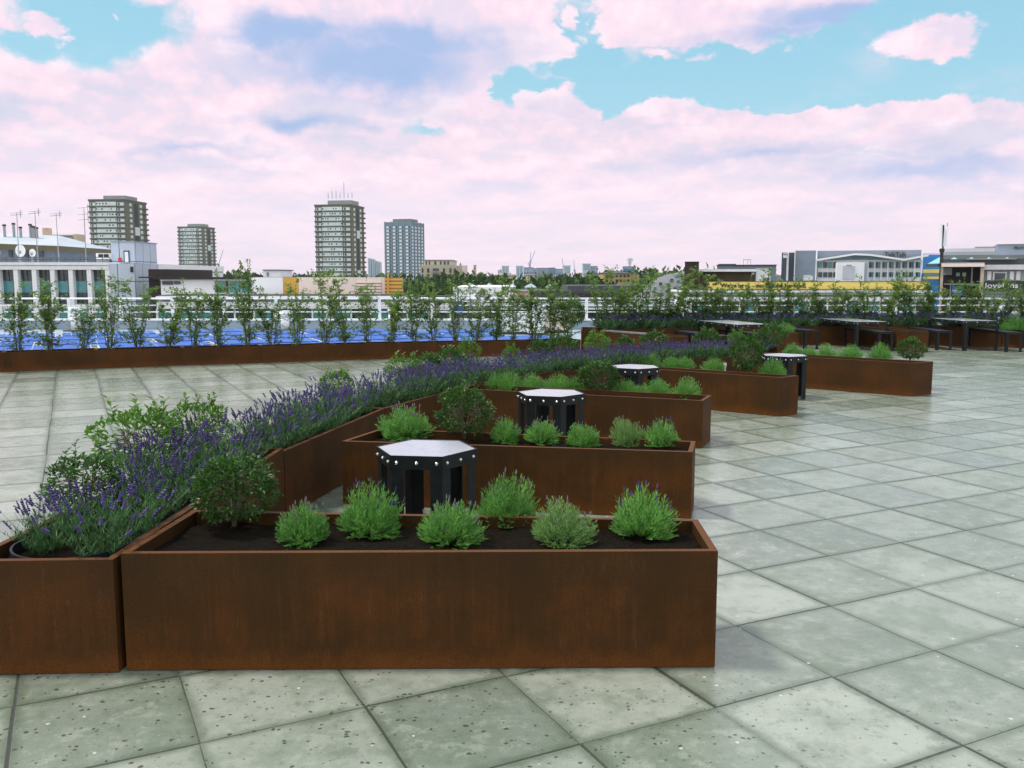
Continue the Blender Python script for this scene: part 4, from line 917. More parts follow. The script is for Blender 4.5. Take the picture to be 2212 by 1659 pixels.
# ------------------------------------------------------------ tower blocks
def tower(label, xl, xc, xr, yt, Y, rot, floors_h, group, cap, kind, masts=0):
    r_ = math.radians(rot); Xc, zt_ = AT(xc, yt, Y); k = ray(xc, yt); 
    def solve(dirv, pxt):
        rr = ray(pxt, 600); rx, ry = rr[0], rr[1]; den = dirv[0]*ry-dirv[1]*rx; return (Y*rx-Xc*ry)/den
    dl = (-math.cos(r_), math.sin(r_)); dr = (math.sin(r_), math.cos(r_)); Ll = solve(dl, xl); Lr = solve(dr, xr)
    t = thing('tower_block', (Xc, Y, GZ), label, 'tower block', group)
    M = Matrix.Translation((Xc, Y, 0)) @ Matrix(((-dl[0], dr[0], 0, 0), (-dl[1], dr[1], 0, 0), (0, 0, 1, 0), (0, 0, 0, 1)))
    nf = min(18, int((zt_-GZ)/floors_h)); H_ = zt_-GZ
    m = MB(); m.box(-Ll, 0, 0, Lr, GZ, zt_, 0, M); m.build('wall', BROWN if kind == 0 else TGREY, t)
    m = MB(); m.box(-Ll*cap[1], -Ll*cap[0], Lr*.2, Lr*.75, zt_+.02, zt_+cap[2]*.68, 0, M); m.build('roof_house', CONC if kind == 0 else plain('roof_house_grey', 110, 115, 110), t)
    m = MB(); m.box(-Ll-.3, .3, -.3, Lr+.3, zt_-.9, zt_+.01, 0, M); m.build('parapet', TDARK if kind == 0 else TGREY, t)
    rnd = random.Random(int(xl))
    if kind == 0:
        for f in range(nf):
            z0 = zt_-1.2-(f+1)*floors_h
            m = MB(); m.box(-Ll*.80, -Ll*.24, -.5, .1, z0+floors_h*.27, z0+floors_h*.98, 0, M)
            x = -Ll*.79
            while x < -Ll*.26: wd = R(.7, 1.4); (m.box(x, x+wd*.6, -.55, -.4, z0+floors_h*.5, z0+floors_h*.8, 1, M) if rnd.random() < .5 else None); x += wd+.35
            m.build('window_band', [TWHITE, GLASS], t)
            m = MB(); m.box(-Ll*1.01, .1, -.85, -.02, z0-.02, z0+floors_h*.26, 0, M); m.build('balcony', TDARK, t); m = MB(); m.box(.12, .9, Lr*.84, Lr*1.01, z0-.02, z0+floors_h*.3, 0, M); m.build('balcony', TDARK, t)
            for a0, a1 in ((.21, .03), (.97, .83)):
                m = MB(); m.box(-Ll*a0, -Ll*a1, -.12, .05, z0+floors_h*.3, z0+floors_h*.85, 0, M); m.box(-Ll*(a0-.02), -Ll*(a0-.07), -.16, -.1, z0+floors_h*.35, z0+floors_h*.8, 1, M); m.build('recess_window', [TWHITE, GLASS], t)
            for a_ in (.20, .68): m = MB(); m.box(.02, .14, Lr*a_, Lr*(a_+.10), z0+floors_h*.3, z0+floors_h*.85, 0, M); m.build('side_window', TWHITE, t)
        m = MB(); m.box(-.5, .05, Lr*.40, Lr*.60, GZ, zt_-1.5, 0, M); m.build('stair_slot', mat('slot_dark', (.02, .02, .018, 1), .8), t)
        for f in (5, 13): m = MB(); m.box(.06, .3, Lr*.41, Lr*.62, zt_-f*floors_h-4, zt_-f*floors_h, 0, M); m.build('lift_panel', TWHITE, t)
    else:
        for f in range(nf):
            z0 = zt_-2.6-(f+1)*floors_h; m = MB(); m2 = MB()
            for i in range(4):
                a = -Ll+Ll*(i+.12)/4; m.box(a, a+Ll*.19, -.12, .02, z0+.3, z0+floors_h*.72, 1, M); m.box(a+Ll*.02, a+Ll*.125, -.2, -.1, z0+.35, z0+floors_h*.7, 0, M)
                a = Lr*(i+.15)/4; m.box(-.02, .12, a, a+Lr*.18, z0+.3, z0+floors_h*.72, 1, M); m.box(.1, .2, a+Lr*.03, a+Lr*.15, z0+.35, z0+floors_h*.7, 0, M)
            m.build('window_band', [WHITE, plain('tower_glass', 30, 48, 60)], t)
        for i in range(5):
            m = MB(); a = -Ll*i/4; m.box(a-.5, a+.5, -.6, .1, GZ, zt_+.4, 0, M); m.build('rib', TGREY, t)
            if i: m = MB(); a = Lr*i/4; m.box(-.1, .5, a-.5, a+.5, GZ, zt_+.4, 0, M); m.build('rib', TGREY, t)
    for i in range(masts):
        a = -Ll*(cap[0]+(cap[1]-cap[0])*(i/(masts-1.))); hh = (3., 2.5, 8., 3., 4., 4., 3.)[i % 7]; m = MB()
        m.tube(M @ Vector((a, Lr*.25, zt_+cap[2])), M @ Vector((a, Lr*.25, zt_+cap[2]+hh)), .14, .1, 5); m.build('antenna', SLATE, t)
    return t
GTW = 'brown and white banded tower blocks'
random.seed(5)
t = tower('brown banded tower block rising behind the office building', 201, 269, 323, 430, 434, 4, 2.55, GTW, (.1, .72, 3.), 0)
t = tower('smaller distant brown banded tower block beside a crane', 388.5, 436, 467.5, 489, 640, 8, 2.55, GTW, (.12, .7, 3.), 0)
t = tower('tall brown banded tower block with antennas on its roof', 684, 757.5, 788.5, 441, 460, 10, 2.55, GTW, (.05, .72, 3.4), 0, 7)
t = tower('blue-grey tower block with a grid of white windows', 833.5, 887, 916, 479, 726, 16, 2.72, 'grey tower block', (.1, .8, 4.), 1)
t = btag('slab_block', 'distant ribbed cream slab block with a separate lift tower, far left', 136, 700); Y = 700
part(t, 'wall', plain('slab_cream', 175, 165, 140), 113, 158, 507, 0, Y, 14, GZ); part(t, 'end_wall', plain('slab_end', 215, 190, 160), 158.3, 165, 505.5, 0, Y-.5, 14, GZ)
for k in range(16): part(t, 'floor_band', SLATE, 115, 157, 510+k*5.4, 512.3+k*5.4, Y-.4, .5)
part(t, 'lift_tower', plain('lift_cream', 220, 190, 160), 91, 100.5, 492, 0, Y+2, 8, GZ); part(t, 'link_bridge', CREAM, 100.6, 113, 508, 512, Y+3, 5)
for k, (a, b, yt) in enumerate(((794.4, 801, 558), (803, 809, 560), (811, 815.6, 564), (817.2, 821.4, 566))):
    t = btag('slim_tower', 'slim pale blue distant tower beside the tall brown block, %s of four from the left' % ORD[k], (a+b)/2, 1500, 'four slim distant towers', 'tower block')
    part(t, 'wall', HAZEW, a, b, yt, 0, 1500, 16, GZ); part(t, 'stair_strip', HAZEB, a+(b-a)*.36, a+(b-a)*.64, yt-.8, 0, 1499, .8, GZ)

# ------------------------------------------------------------ skyline in the centre
def simple(name, label, a, b, yt, Y, wall, roof=None, bands=0, bm=None, cat='building', group=None, stripes=0):
    t = btag(name, label, (a+b)/2, Y, group, cat); part(t, 'wall', wall, a, b, yt, 0, Y, max(8, Y*.012), GZ)
    part(t, 'roof', roof or SLATE, a-.4, b+.4, yt-1., yt-.1, Y-.3, max(8, Y*.012)+.6)
    for k in range(bands): part(t, 'window_band', bm or GLASS, a+.8, b-.8, yt+1.8+k*3., yt+3.2+k*3., Y-.4, .5)
    for k in range(stripes): w_ = (b-a)/(2*stripes+1); part(t, 'window_strip', bm or GLASS, a+w_*(2*k+1), a+w_*(2*k+2), yt+2, 0, Y-.4, .5, GZ)
    return t
GSK = 'distant skyline buildings'
t = simple('pink_church', 'distant pink rendered church body on the skyline', 989, 1008.5, 574.5, 1300, PINK, PINK, 3, CREAM, 'church', GSK)
p = AT(994.5, 574, 1302); q = AT(994.5, 567, 1302); m = MB(); m.tube((p[0], 1304, p[1]), (q[0], 1304, q[1]), 2.2, .2, 6); m.build('spire', SLATE, t)
t = simple('church_tower', 'slender cream church tower with corner pinnacles on the skyline', 1022.8, 1028, 574, 900, plain('tower_cream', 215, 185, 130), None, 0, None, 'church', GSK)
for x in (1022.9, 1027.4): part(t, 'pinnacle', plain('tower_cream', 215, 185, 130), x, x+.7, 571, 574, 899.8, .4)
for y in (577, 586): part(t, 'belfry_opening', SLATE, 1024.4, 1026.4, y, y+5, 899.5, .4)
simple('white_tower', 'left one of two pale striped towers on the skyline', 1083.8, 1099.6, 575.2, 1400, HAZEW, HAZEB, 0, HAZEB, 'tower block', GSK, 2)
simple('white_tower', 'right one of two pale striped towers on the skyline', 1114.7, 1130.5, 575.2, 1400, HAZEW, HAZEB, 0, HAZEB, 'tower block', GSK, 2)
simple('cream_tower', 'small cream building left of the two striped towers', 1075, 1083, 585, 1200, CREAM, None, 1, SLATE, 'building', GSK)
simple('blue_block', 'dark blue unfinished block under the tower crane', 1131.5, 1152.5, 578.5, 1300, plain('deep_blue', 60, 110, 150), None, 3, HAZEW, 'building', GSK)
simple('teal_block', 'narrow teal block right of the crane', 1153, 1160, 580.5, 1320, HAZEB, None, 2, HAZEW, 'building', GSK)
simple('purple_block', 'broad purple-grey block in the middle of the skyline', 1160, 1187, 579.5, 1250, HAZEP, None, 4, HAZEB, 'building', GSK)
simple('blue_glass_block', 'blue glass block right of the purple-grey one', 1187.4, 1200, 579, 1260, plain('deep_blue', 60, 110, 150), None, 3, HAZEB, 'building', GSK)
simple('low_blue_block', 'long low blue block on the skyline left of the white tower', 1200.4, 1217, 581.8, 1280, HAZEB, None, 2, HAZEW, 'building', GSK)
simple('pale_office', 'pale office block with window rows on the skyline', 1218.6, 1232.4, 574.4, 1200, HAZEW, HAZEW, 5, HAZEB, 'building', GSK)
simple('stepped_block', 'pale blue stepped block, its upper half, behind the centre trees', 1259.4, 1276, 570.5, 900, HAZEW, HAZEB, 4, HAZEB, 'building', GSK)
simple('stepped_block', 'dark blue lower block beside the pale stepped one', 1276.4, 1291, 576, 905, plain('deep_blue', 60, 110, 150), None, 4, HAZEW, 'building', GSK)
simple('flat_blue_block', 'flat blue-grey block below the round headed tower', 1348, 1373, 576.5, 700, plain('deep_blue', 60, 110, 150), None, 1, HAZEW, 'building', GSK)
for k, (a, b, yt, Y) in enumerate(((1058, 1082, 594, 500), (1086, 1116, 593.5, 520), (1134, 1154, 593, 480), (1166, 1190, 598, 430), (1192, 1222, 596, 460))):
    simple('pale_terrace', 'low pink and cream terrace roofs below the skyline, %s from the left' % ORD[k], a, b, yt, Y, (PINK, CREAM)[k % 2], CREAM, 1, SLATE, 'building', 'pale terraces below the skyline')
t = thing('communications_tower', (AT(1360, 600, 2500)[0], 2500, GZ), 'distant slim communications tower with a wider round head', 'tower'); x = t.location.x
m = MB(); m.tube((x, 2500, GZ), (x, 2500, AT(0, 560, 2500)[1]), 3.2, 3.2, 10); m.build('shaft', HAZEW, t)
for y0, y1, r0 in ((560, 563.4, 9.), (557.8, 559.6, 7), (566.5, 569.5, 5.5)): m = MB(); m.tube((x, 2500, AT(0, y1, 2500)[1]), (x, 2500, AT(0, y0, 2500)[1]), r0, r0, 14); m.build('head', HAZEW, t)
def crane(xb, yb, xt, yt, jx, jy, Y, label):
    a = AT(xb, yb, Y); b = AT(xt, yt, Y); j = AT(jx, jy, Y); t = thing('tower_crane', (a[0], Y, GZ), label, 'crane', 'distant tower cranes'); w_ = Y*.00042
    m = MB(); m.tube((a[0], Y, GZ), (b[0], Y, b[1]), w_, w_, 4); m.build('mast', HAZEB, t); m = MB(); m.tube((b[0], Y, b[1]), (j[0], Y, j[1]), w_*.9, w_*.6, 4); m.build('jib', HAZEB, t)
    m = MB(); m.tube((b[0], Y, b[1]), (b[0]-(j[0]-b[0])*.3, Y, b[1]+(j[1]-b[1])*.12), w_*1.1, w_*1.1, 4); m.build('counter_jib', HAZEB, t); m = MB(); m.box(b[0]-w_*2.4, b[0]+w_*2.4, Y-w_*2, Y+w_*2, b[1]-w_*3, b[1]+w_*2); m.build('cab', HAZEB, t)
crane(1143.5, 580, 1144, 572, 1156, 541, 1300, 'blue tower crane with a raised jib on the skyline')
crane(1145.4, 572, 1145.6, 566, 1146.4, 544, 1310, 'second tower crane with an upright jib directly behind the first')
crane(1217.5, 592, 1217.2, 576, 1214, 558, 1400, 'faint crane left of the pale office block')
crane(1241, 592, 1241.2, 584, 1239.5, 562, 1500, 'faint crane right of the pale office block')
crane(471.5, 592, 472, 572, 482.5, 539, 700, 'pale crane beside the smaller brown tower')
t = btag('yellow_brick_flats', 'yellow brick building with dark windows and a shallow roof', 1334, 160); Y = 160
part(t, 'wall', YBRICK, 1304, 1364, 590, 0, Y, 12, GZ); part(t, 'wing', YBRICK, 1364.4, 1381, 593, 0, Y+2, 10, GZ)
X0, z0 = AT(1302, 590, Y); X1, z1 = AT(1366, 590, Y); z2 = AT(0, 584.5, Y)[1]
m = MB(); m.poly([(X0, Y-.3, z0), (X1, Y-.3, z0), (X1-2, Y+6, z2), (X0+2, Y+6, z2)]); m.poly([(X1, Y-.3, z0), (X1, Y+12, z0), (X1-2, Y+6, z2)]); m.poly([(X0, Y+12, z0), (X0, Y-.3, z0), (X0+2, Y+6, z2)]); m.poly([(X1, Y+12, z0), (X0, Y+12, z0), (X0+2, Y+6, z2), (X1-2, Y+6, z2)]); m.build('roof', SLATE, t)
for y0 in (593, 603.5):
    for x0 in (1309, 1330, 1339, 1347, 1355): part(t, 'window', GLASS, x0, x0+4.6, y0, y0+5.5, Y-.1, .2)
for k, (x0, x1, yt, yb) in enumerate(((1001, 1024, 613.5, 620), (1045, 1066, 613.5, 620), (1098, 1115, 614, 620), (1135, 1160, 614, 621), (1183, 1194, 615, 622))):
    t = btag('hipped_roof_house', 'small house with a pale hipped roof behind the shed, %s from the left' % ORD[k], (x0+x1)/2, 95, 'hipped roof houses behind the shed', 'house')
    part(t, 'wall', CREAM if k > 1 else GREYC, x0+2, x1-2, yb+.1, 0, 96, 6, GZ); a = AT(x0, yb, 95); b = AT(x1, yb, 95); c_ = AT((x0+x1)/2, yt, 98)
    m = MB(); q = [(a[0], 95.2, a[1]), (b[0], 95.2, a[1]), (b[0], 102.6, a[1]), (a[0], 102.6, a[1])]; ap = (c_[0], 99, c_[1]+.1)
    for i in range(4): m.poly([q[i], q[(i+1) % 4], ap])
    m.poly(q[::-1]); m.build('roof', plain('pale_slate', 165, 180, 190), t); part(t, 'window', GLASS, (x0+x1)/2-2, (x0+x1)/2+2, yb+3, yb+8, 95.9, .1)
t = btag('storage_shed', 'white storage shed with black lettering behind the trees', 1043, 70)
part(t, 'wall', PALEW, 978, 1108, 620, 0, 70, 16, GZ); part(t, 'trim', WHITE, 976, 1110, 643.5, 647, 69.6, .4)
for x in (988, 1016, 1069, 1095): part(t, 'panel_joint', GREYC, x, x+.5, 620.3, 643, 69.93, .06)
text('SHU', 1035, 1053, 631, 638, 69.9, INK, t); text('SEL', 1035, 1050, 639.4, 642.8, 69.9, SLATE, t, bold=0)
t = btag('cream_house', 'small cream house with a pinkish roof right of the storage shed', 1128, 66, cat='house'); part(t, 'wall', plain('peach', 215, 185, 165), 1112, 1146, 636, 0, 66, 6, GZ); part(t, 'upper_wall', PINK, 1118, 1144, 630, 635.8, 66.5, 5)
for x in (1121, 1130, 1137): part(t, 'window', GLASS, x, x+3, 638, 644, 65.9, .1)
part(t, 'roof', HAZEP, 1116, 1146, 628.4, 629.9, 66.2, 5.5)
# white curved roof building
t = btag('stepped_white_building', 'white building with a sloping curved roofline left of the brick stack', 1430, 76); Y = 76
face(1440); pf = [(1362, 646), (1392, 622), (1416, 602), (1440, 593), (1478, 586)]; m = MB(); f0 = [wpt(a, b, Y) for a, b in pf]; f1_ = [wpt(a, b, Y, 7) for a, b in pf]; f1_ = [(b[0], b[1], a[2]) for a, b in zip(f0, f1_)]
g0 = [(f0[-1][0], f0[-1][1], GZ), (f0[0][0], f0[0][1], GZ)]; g1 = [(f1_[-1][0], f1_[-1][1], GZ), (f1_[0][0], f1_[0][1], GZ)]
m.poly((f0+g0)[::-1]); m.poly(f1_+g1)
for i in range(len(pf)-1): m.poly([f0[i], f0[i+1], f1_[i+1], f1_[i]])
m.poly([f0[-1], g0[0], g1[0], f1_[-1]]); m.build('wall', plain('white_render', 205, 205, 214), t)
for i, (x, y) in enumerate(((1461, 593), (1470, 593), (1448, 602), (1462, 605), (1424, 610), (1440, 612), (1412, 620), (1455, 620), (1396, 630), (1420, 632), (1445, 634), (1468, 634), (1468, 618))): part(t, 'window', GLASS if i % 3 else TEALG, x, x+6, y, y+6, Y-.1, .15)
face(1494)
t = btag('brick_stack', 'square dark brick stack left of the brown flat roofed building', 1494, 72, cat='chimney'); part(t, 'shaft', plain('stack_brick', 66, 56, 38, .9, .6, 3), 1479.5, 1510, 567, 0, 72, 1.2, GZ); part(t, 'cap', plain('stack_cap', 50, 42, 32), 1478.8, 1510.7, 565, 566.8, 71.9, 1.4)
face(1511)
t = btag('brown_flat_building', 'brown brick building with a bright white roof edge', 1572, 74); part(t, 'wall', plain('olive_brick', 74, 64, 40, .9, .7, 1.5), 1511, 1632, 587, 0, 74, 9, GZ); part(t, 'roof_edge', WHITE, 1508, 1633.5, 581.6, 586.8, 73.6, 10)
part(t, 'wall_lamp', LETW, 1529, 1534, 593, 596, 73.8, .15)
for x in (1624, 1627.5): part(t, 'window', LETW, x, x+2, 588.5, 593, 73.9, .08)
face(1640)
t = btag('white_roof_box', 'plain white box extension right of the brown building', 1649, 73, cat='building'); part(t, 'wall', PALEW, 1633.8, 1665, 580.5, 0, 73.2, 7, GZ); part(t, 'coping', WHITE, 1633.5, 1665.4, 579.6, 580.4, 73.1, 7.2)
face(1560)
t = btag('grey_flat_building', 'long grey flat roofed building behind the brown one', 1615, 95); part(t, 'wall', GREYC, 1549, 1677, 573.5, 0, 95, 12, GZ); part(t, 'roof_edge', SLATE, 1548, 1678.5, 571.8, 573.4, 94.8, 12.4); part(t, 'raised_roof', GREYD, 1552, 1590, 570, 571.7, 96, 9)
for x in (1606, 1615, 1621.5): part(t, 'gantry_post', STEEL, x, x+.7, 561.5, 571.7, 97, .2)
part(t, 'gantry_beam', STEEL, 1605.5, 1622.5, 560.6, 561.8, 97, .2)
ROT[0] = 0.
t = btag('yellow_sign_board', 'long yellow fascia board with black lettering above the glazed gallery', 1770, 47, cat='sign'); part(t, 'board', YELL, 1533, 2008, 608.6, 625, 47, .5); part(t, 'top_trim', DARKC, 1533, 2008, 607.6, 608.5, 46.95, .6); part(t, 'bottom_trim', DARKC, 1533, 2008, 625.1, 626.2, 46.95, .6)
part(t, 'support', SLATE, 1536, 2005, 626.3, 640, 47.2, .3)
text("'We're ag", 1555, 1606, 611.5, 623.3, 46.98, INK, t); text('ou could be too.', 1633, 1741, 612, 621.2, 46.98, INK, t)
# grey office with zig-zag canopy
face(1720)
t = btag('grey_clad_office', 'large grey clad office with a zigzag white canopy and big name lettering', 1850, 150); Y = 150
part(t, 'dark_end_block', GREYD, 1689, 1718, 545.5, 0, Y+3, 20, GZ); part(t, 'light_strip', PALEW, 1700, 1704.5, 546, 606, Y+2.8, .3); part(t, 'sign_panel', PALEW, 1692, 1703, 547, 557, Y+2.6, .3)
part(t, 'main_block', GREYC, 1718.4, 1764, 541.4, 0, Y, 24, GZ); part(t, 'corner_strip', PALEW, 1716.8, 1718.6, 541.6, 606, Y-.2, .4); part(t, 'corner_strip', PALEW, 1763, 1766, 541.4, 606, Y-.3, .4)
part(t, 'long_block', GREYC, 1764.4, 1990.5, 541.8, 0, Y+4, 18, GZ); part(t, 'front_block', PALEW, 1766.4, 1992, 562, 0, Y+.6, 3., GZ)
zz = [(1764, 564), (1845, 551.5), (1880, 553), (1950, 563.5), (2003, 554)]
m = MB()
for i in range(4):
    a = wpt(zz[i][0], zz[i][1], Y, -1.5); b = wpt(zz[i+1][0], zz[i+1][1], Y, -1.5); a2 = wpt(zz[i][0], zz[i][1], Y, 3.8); b2 = wpt(zz[i+1][0], zz[i+1][1], Y, 3.8); up_ = lambda q, z: (q[0], q[1], z+.3)
    A1, B1, A2, B2 = up_(a, a[2]), up_(b, b[2]), up_(a2, a[2]), up_(b2, b[2]); a2 = (a2[0], a2[1], a[2]); b2 = (b2[0], b2[1], b[2])
    m.poly([a, b, B1, A1]); m.poly([A1, B1, B2, A2]); m.poly([b, a, a2, b2])
m.build('canopy', WHITE, t)
for i in range(3):
    a = AT(zz[i+1][0], 560, Y)
    part(t, 'clerestory', TEALG, 1800+i*50, 1846+i*50 if i else 1846, 557 if i < 2 else 562, 561.8, Y+.8, .2)
for k in range(4): part(t, 'window', GLASS if k % 2 else TEALG, 1767.5+k*11, 1776+k*11, 566, 578.5, Y+.4, .3); part(t, 'window', GLASS, 1767.5+k*11, 1776+k*11, 588, 598.5, Y+.4, .3)
for k in range(8):
    for y0, y1 in ((566, 578.5), (588, 598)): part(t, 'window', GLASS, 1878+k*14.4, 1882.5+k*14.4, y0, y1, Y+.4, .3); part(t, 'window', TEALG, 1883.2+k*14.4, 1887.6+k*14.4, y0, y1, Y+.4, .3)
    part(t, 'pier', WHITE, 1874.2+k*14.4, 1876.8+k*14.4, 563, 606, Y+.1, .6)
text('TalkTalk', 1911, 1958.5, 545, 555.4, Y+3.7, INK, t, 'name_letters')
text('TalkTalk', 1692.6, 1702.4, 548, 551, Y+2.5, GREYD, t, 'name_letters')
t = btag('plant_enclosure', 'big pale box enclosure in front of the zigzag canopy office', 1842, 140, cat='enclosure'); part(t, 'casing', PALEW, 1809, 1868, 566.5, 0, 140, 6, GZ); part(t, 'side', plain('side_grey', 170, 180, 190), 1868.3, 1875, 567, 0, 140.3, 5, GZ); part(t, 'door', plain('door_grey', 200, 205, 215), 1821, 1847, 574, 603, 139.9, .08); part(t, 'vent', GREYD, 1828, 1840, 572.2, 573.4, 139.85, .1)
t = btag('roof_unit', 'small white rooftop unit in front of the grey office', 1744, 120, cat='roof unit'); part(t, 'casing', WHITE, 1735, 1756, 596, 606, 120, 2); part(t, 'lid', PALEW, 1734.4, 1752, 594.2, 595.8, 119.9, 2.2); part(t, 'stand', STEEL, 1736, 1755, 606.2, 0, 120.2, 1.5, GZ)
face(2000)
t = btag('blue_yellow_block', 'bright blue block with yellow stripes behind the antenna mast', 2012, 160); part(t, 'wall', BLUEC, 1994, 2034, 550.5, 0, 160, 14, GZ); part(t, 'stripe', YELL, 1993.8, 2034.2, 582, 589.6, 159.8, .3); part(t, 'stripe', TGREY, 1993.8, 2034.2, 590, 597, 159.8, .3); part(t, 'stripe', YELL, 1993.8, 2034.2, 597.4, 603, 159.8, .3)
part(t, 'roof_rail', plain('pink_rail', 215, 200, 210), 1994, 2034, 547.5, 550, 161, .4)
ROT[0] = 0.
t = btag('phone_mast', 'tall phone mast with white antenna panels on the right skyline', 2035, 60, cat='mast')
a = AT(2034.5, 575, 60); b = AT(2037, 486, 60); m = MB(); m.tube((a[0], 60, a[1]-2), (b[0], 60, b[1]), .14, .09, 8); m.build('pole', DARKC, t)
for x0, y0, x1, y1, w_ in ((2032, 484, 2031, 537, .13), (2044, 489, 2041, 532, .12)):
    a = AT(x0, y0, 59.8); b = AT(x1, y1, 59.8); m = MB(); m.tube((a[0], 59.8, a[1]), (b[0], 59.8, b[1]), w_, w_, 4); m.build('antenna_panel', PALEW, t)
    m = MB(); m.tube((a[0], 59.8, (a[1]+b[1])/2), (AT(2036, 510, 60)[0], 60, (a[1]+b[1])/2), .035, .035, 5); m.build('bracket', STEEL, t)
a = AT(2046.5, 482, 59.9); m = MB(); m.tube((a[0], 59.9, a[1]), (a[0], 59.9, a[1]-.6), .03, .03, 5); m.build('aerial', STEEL, t); part(t, 'junction_box', DARKC, 2034, 2041, 537, 545, 59.7, .3)
# open frame building and green fronted building at the right edge
face(2036)
t = btag('frame_building', 'open fronted dark building with concrete frame and a blue sign', 2080, 58); Y = 58
part(t, 'interior', plain('interior_dark', 30, 22, 30), 2038, 2118, 577, 0, Y+1.2, 6, GZ); part(t, 'roof_slab', CREAM, 2034, 2127, 569.5, 576.4, Y-.3, 8); part(t, 'roof_gutter', STEEL, 2033, 2127, 567.6, 569.3, Y-.1, 7.6)
for x0, x1 in ((2032.5, 2038.5), (2119, 2126.5)): part(t, 'column', plain('stained_concrete', 205, 190, 170, .9, .6, 1.2), x0, x1, 576.6, 0, Y, .8, GZ)
part(t, 'mullion', CONC, 2099, 2102, 577, 613, Y+.6, .3); part(t, 'floor_slab', CONC, 2038.8, 2118.8, 612.6, 615, Y+.3, .8); part(t, 'blind', CONC, 2039, 2057, 578.5, 594, Y+1., .1)
for x0 in (2065.5, 2079): part(t, 'mint_window', plain('window_mint', 150, 185, 165), x0, x0+8, 589, 596.5, Y+1.0, .1)  # small panes in a plain pale mint colour
part(t, 'lower_panel', plain('plum', 70, 30, 50), 2038.8, 2052, 616, 650, Y+.6, .3); part(t, 'post', CONC, 2052.5, 2055, 615.2, 645, Y+.4, .3); part(t, 'blue_sign', BLUEC, 2056.6, 2081, 618, 638, Y+.5, .2)
text('mirsDon', 2057.5, 2078.5, 625, 631.5, Y+.47, LETW, t)
face(2125)
t = btag('green_fronted_building', 'pale building with a dark green fascia and white lettering, right edge', 2175, 57); Y = 57
part(t, 'wall', plain('stained_white', 190, 200, 195, .8, .65, .8), 2127, 2330, 583, 0, Y+.5, 9, GZ); part(t, 'fascia', plain('fascia_white', 215, 212, 218, .7, .7, 1.), 2126.8, 2330, 572, 582.6, Y, 10); part(t, 'green_board', mat('dark_green_board', (.012, .035, .02, 1), .5), 2127, 2330, 607, 626, Y+.2, .25)
w_ = part(t, 'window', WHITE, 2145.6, 2175, 587.6, 605, Y+.35, .12); part(w_, 'pane', GLASS, 2149, 2172, 590, 604, Y+.3, .1)
for x0 in (2133, 2182, 2196): part(t, 'blind_panel', PALEW, x0, x0+9, 586, 605, Y+.38, .1)
for k in range(4): part(t, 'shop_strip', GREYC, 2128, 2330, 630+k*8, 634+k*8, Y+.3, .15)
text('lovel', 2129, 2168, 611, 622, Y+.18, LETW, t, bold=.01); text('ins', 2178, 2199, 611.5, 622, Y+.18, LETW, t, bold=.01)
ROT[0] = 0.
for k, x in enumerate((2042, 2074, 2112, 2150, 2190)):
    p = AT(x, 555, 74); hw = 13/FPX*74; z0 = AT(x, 569, 74)[1]; t = thing('roof_skylight', (p[0], 74, z0), 'pyramid glass skylight behind the right edge buildings, %s from the left' % ORD[k], 'skylight', 'pyramid skylights at the right')
    m = MB(); q = [(p[0]-hw, 74, z0), (p[0]+hw, 74, z0), (p[0]+hw, 76, z0), (p[0]-hw, 76, z0)]; ap = (p[0], 75, p[1])
    for i in range(4): m.poly([q[i], q[(i+1) % 4], ap])
    m.build('glass', mat('sky_glass', (.25, .55, .6, 1), .15), t); m = MB(); m.box(p[0]-hw-.1, p[0]+hw+.1, 73.9, 76.1, z0-.25, z0-.01); m.build('kerb', SLATE, t)
face(2040)
t = btag('grey_roof_hall', 'wide grey roofed hall behind the skylights', 2110, 78); part(t, 'wall', plain('roof_grey', 120, 128, 130), 2034, 2340, 552, 0, 78, 10, GZ); part(t, 'roof_deck', SLATE, 2034, 2340, 560, 0, 73, 4.9, GZ); part(t, 'roof_lip', plain('lip', 160, 168, 172), 2033, 2150, 545.5, 551.6, 79, 9); part(t, 'glass_ridge', plain('pale_ridge', 200, 195, 205), 2042, 2150, 537, 545, 84, 3)
part(t, 'roof_beam', plain('beam', 150, 152, 140), 2088, 2196, 558.5, 561, 72.7, .3)
t = btag('grey_name_block', 'pale grey block with script lettering at the upper right edge', 2190, 110); part(t, 'wall', plain('lilac_grey', 158, 172, 190), 2154, 2340, 528.5, 0, 110, 14, GZ); part(t, 'coping', STEEL, 2153.6, 2340, 527.6, 528.4, 109.9, 14.2); part(t, 'low_wing', plain('wing_grey', 160, 168, 178), 2107, 2153.5, 533, 0, 112, 8, GZ)
text('Ma', 2190, 2201, 531, 538, 109.8, GREYD, t, shear=.3); text('you', 2202, 2215, 532.5, 539, 109.8, GREYD, t, shear=.3)

ROT[0] = 0.
# ------------------------------------------------------------ far trees
def bigtree(seed, mat_, n=1500):
    random.seed(seed); st, lf = MB(), MB(); st.tube((0, 0, 0), (0, 0, .5), .04, .025, 7)
    lobes = [v3(R(-.3, .3), R(-.3, .3), R(.45, .82)) for _ in range(11)]
    for L_ in lobes: st.tube((0, 0, .38), tuple(L_), .016, .006, 5)
    for k in range(n):
        c_ = random.choice(lobes); a = R(0, 6.283); z = R(-1, 1); s_ = math.sqrt(1-z*z); q = R(.3, 1)**.5*.2
        o_ = v3(math.cos(a)*s_, math.sin(a)*s_, z); p = c_+v3(o_.x*q, o_.y*q, o_.z*q*.8)
        lf.leaf(p, o_+v3(R(-1, 1), R(-1, 1), R(-1, 1)), v3(R(-1, 1), R(-1, 1), 1), R(.04, .075), R(.03, .05))
    return st.mesh('trunk', BARK), lf.mesh('crown', mat_)
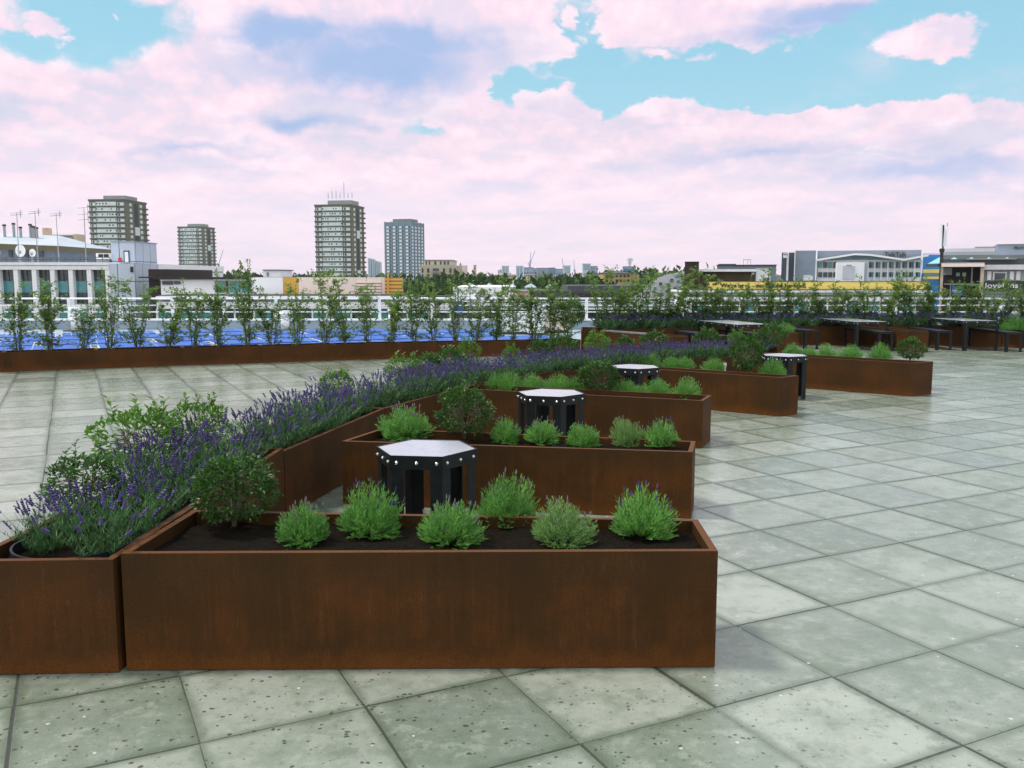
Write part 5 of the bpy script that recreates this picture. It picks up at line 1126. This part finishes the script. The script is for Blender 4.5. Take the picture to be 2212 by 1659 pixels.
BT = [bigtree(s, L_FAR) for s in (91, 92, 93)]; BTB = [bigtree(s, L_FARB, 1300) for s in (94, 95)]
far = [(1000, 590, 130, 0), (1020, 597, 120, 0), (1043, 602, 118, 0), (1062, 599, 140, 0), (1082, 602, 122, 0), (1102, 601, 130, 0), (1128, 595, 125, 0), (1148, 601, 120, 0), (1165, 603, 118, 0), (1185, 602, 124, 0), (1212, 604, 112, 0), (1240, 601, 130, 0),
       (1270, 592, 150, 0), (1292, 588, 170, 0), (1010, 587, 210, 1), (1048, 588, 230, 1), (1072, 589, 240, 1), (1192, 589, 300, 1), (1208, 590, 290, 1), (1388, 577, 230, 1), (1405, 580, 220, 0), (1420, 579, 220, 1), (1438, 582, 210, 1), (1452, 586, 200, 0),
       (376, 586, 150, 0), (392, 590, 160, 1), (486, 584, 170, 0), (504, 586, 170, 0), (520, 588, 180, 0), (470, 590, 160, 0), (618, 589, 200, 0), (640, 588, 210, 0), (662, 585, 220, 1), (680, 581, 230, 1), (800, 588, 200, 1), (817, 590, 190, 1), (850, 594, 170, 0), (868, 596, 160, 0), (893, 597, 150, 0),
       (282, 560, 64, 0), (1520, 573, 130, 1), (1536, 575, 135, 1), (905, 596, 150, 0), (980, 597, 150, 0), (1310, 590, 175, 1), (1240, 590, 300, 0), (745, 594, 260, 0), (720, 593, 250, 0)]
for i, (px, yt, Y, br) in enumerate(far):
    x, zt_ = AT(px, yt, Y); z0 = GZ if i != 39 else AT(0, 583, Y)[1]; h_ = (zt_-z0)/.98
    random.seed(i); w_ = h_*R(.85, 1.15) if i != 39 else h_*1.6
    plant('background_tree', (BTB if br else BT)[i % (2 if br else 3)], TC, x, Y, z0, '%s leafy background tree, %s counting the distant trees%s' % (('dark green', 'bright green')[br], ORD[i % 40], ('', ' of the second set')[i//40]), 'tree', 'trees among the distant buildings', (w_, w_, h_))
m = MB(); random.seed(9)
for k in range(5200):
    x = R(-1500, 1500); y = R(1400, 2300); zz_ = GZ+R(-2, 12)+4*noise.noise(v3(x*.006, y*.004, 0)); m.leaf(v3(x, y, zz_), v3(R(-1, 1), R(-1, 1), R(-.2, 1)), v3(R(-1, 1), R(-1, 1), 1), R(14, 26), R(9, 16))
o = m.build('distant_woodland', L_FAR); o['kind'] = 'stuff'

# ------------------------------------------------------------ thin city air
m = MB(); m.box(-1700, 1700, -60, 2700, GZ-1, 140); hz = mat('haze_air'); tt = hz.node_tree; tt.nodes.remove(tt.nodes['Principled BSDF'])
pv = tt.nodes.new('ShaderNodeVolumePrincipled'); pv.inputs['Color'].default_value = (.86, .92, 1, 1); pv.inputs['Density'].default_value = .00016; pv.inputs['Anisotropy'].default_value = .2
tt.links.new(pv.outputs[0], tt.nodes['Material Output'].inputs['Volume'])
o = m.build('haze', hz); o['kind'] = 'stuff'

x, y = G(1566, 803, HT-.05); t = thing('plant_label', (x, y, HT-.06), 'small white plant label stuck in the soil beside the fourth planter shrub', 'plant label')
m = MB(); m.box(x-.012, x+.012, y-.001, y+.001, HT-.06, HT+.05); m.build('stake', LETW, t); m = MB(); m.box(x-.02, x+.02, y-.004, y-.002, HT+.02, HT+.07); m.build('card', LETW, t)
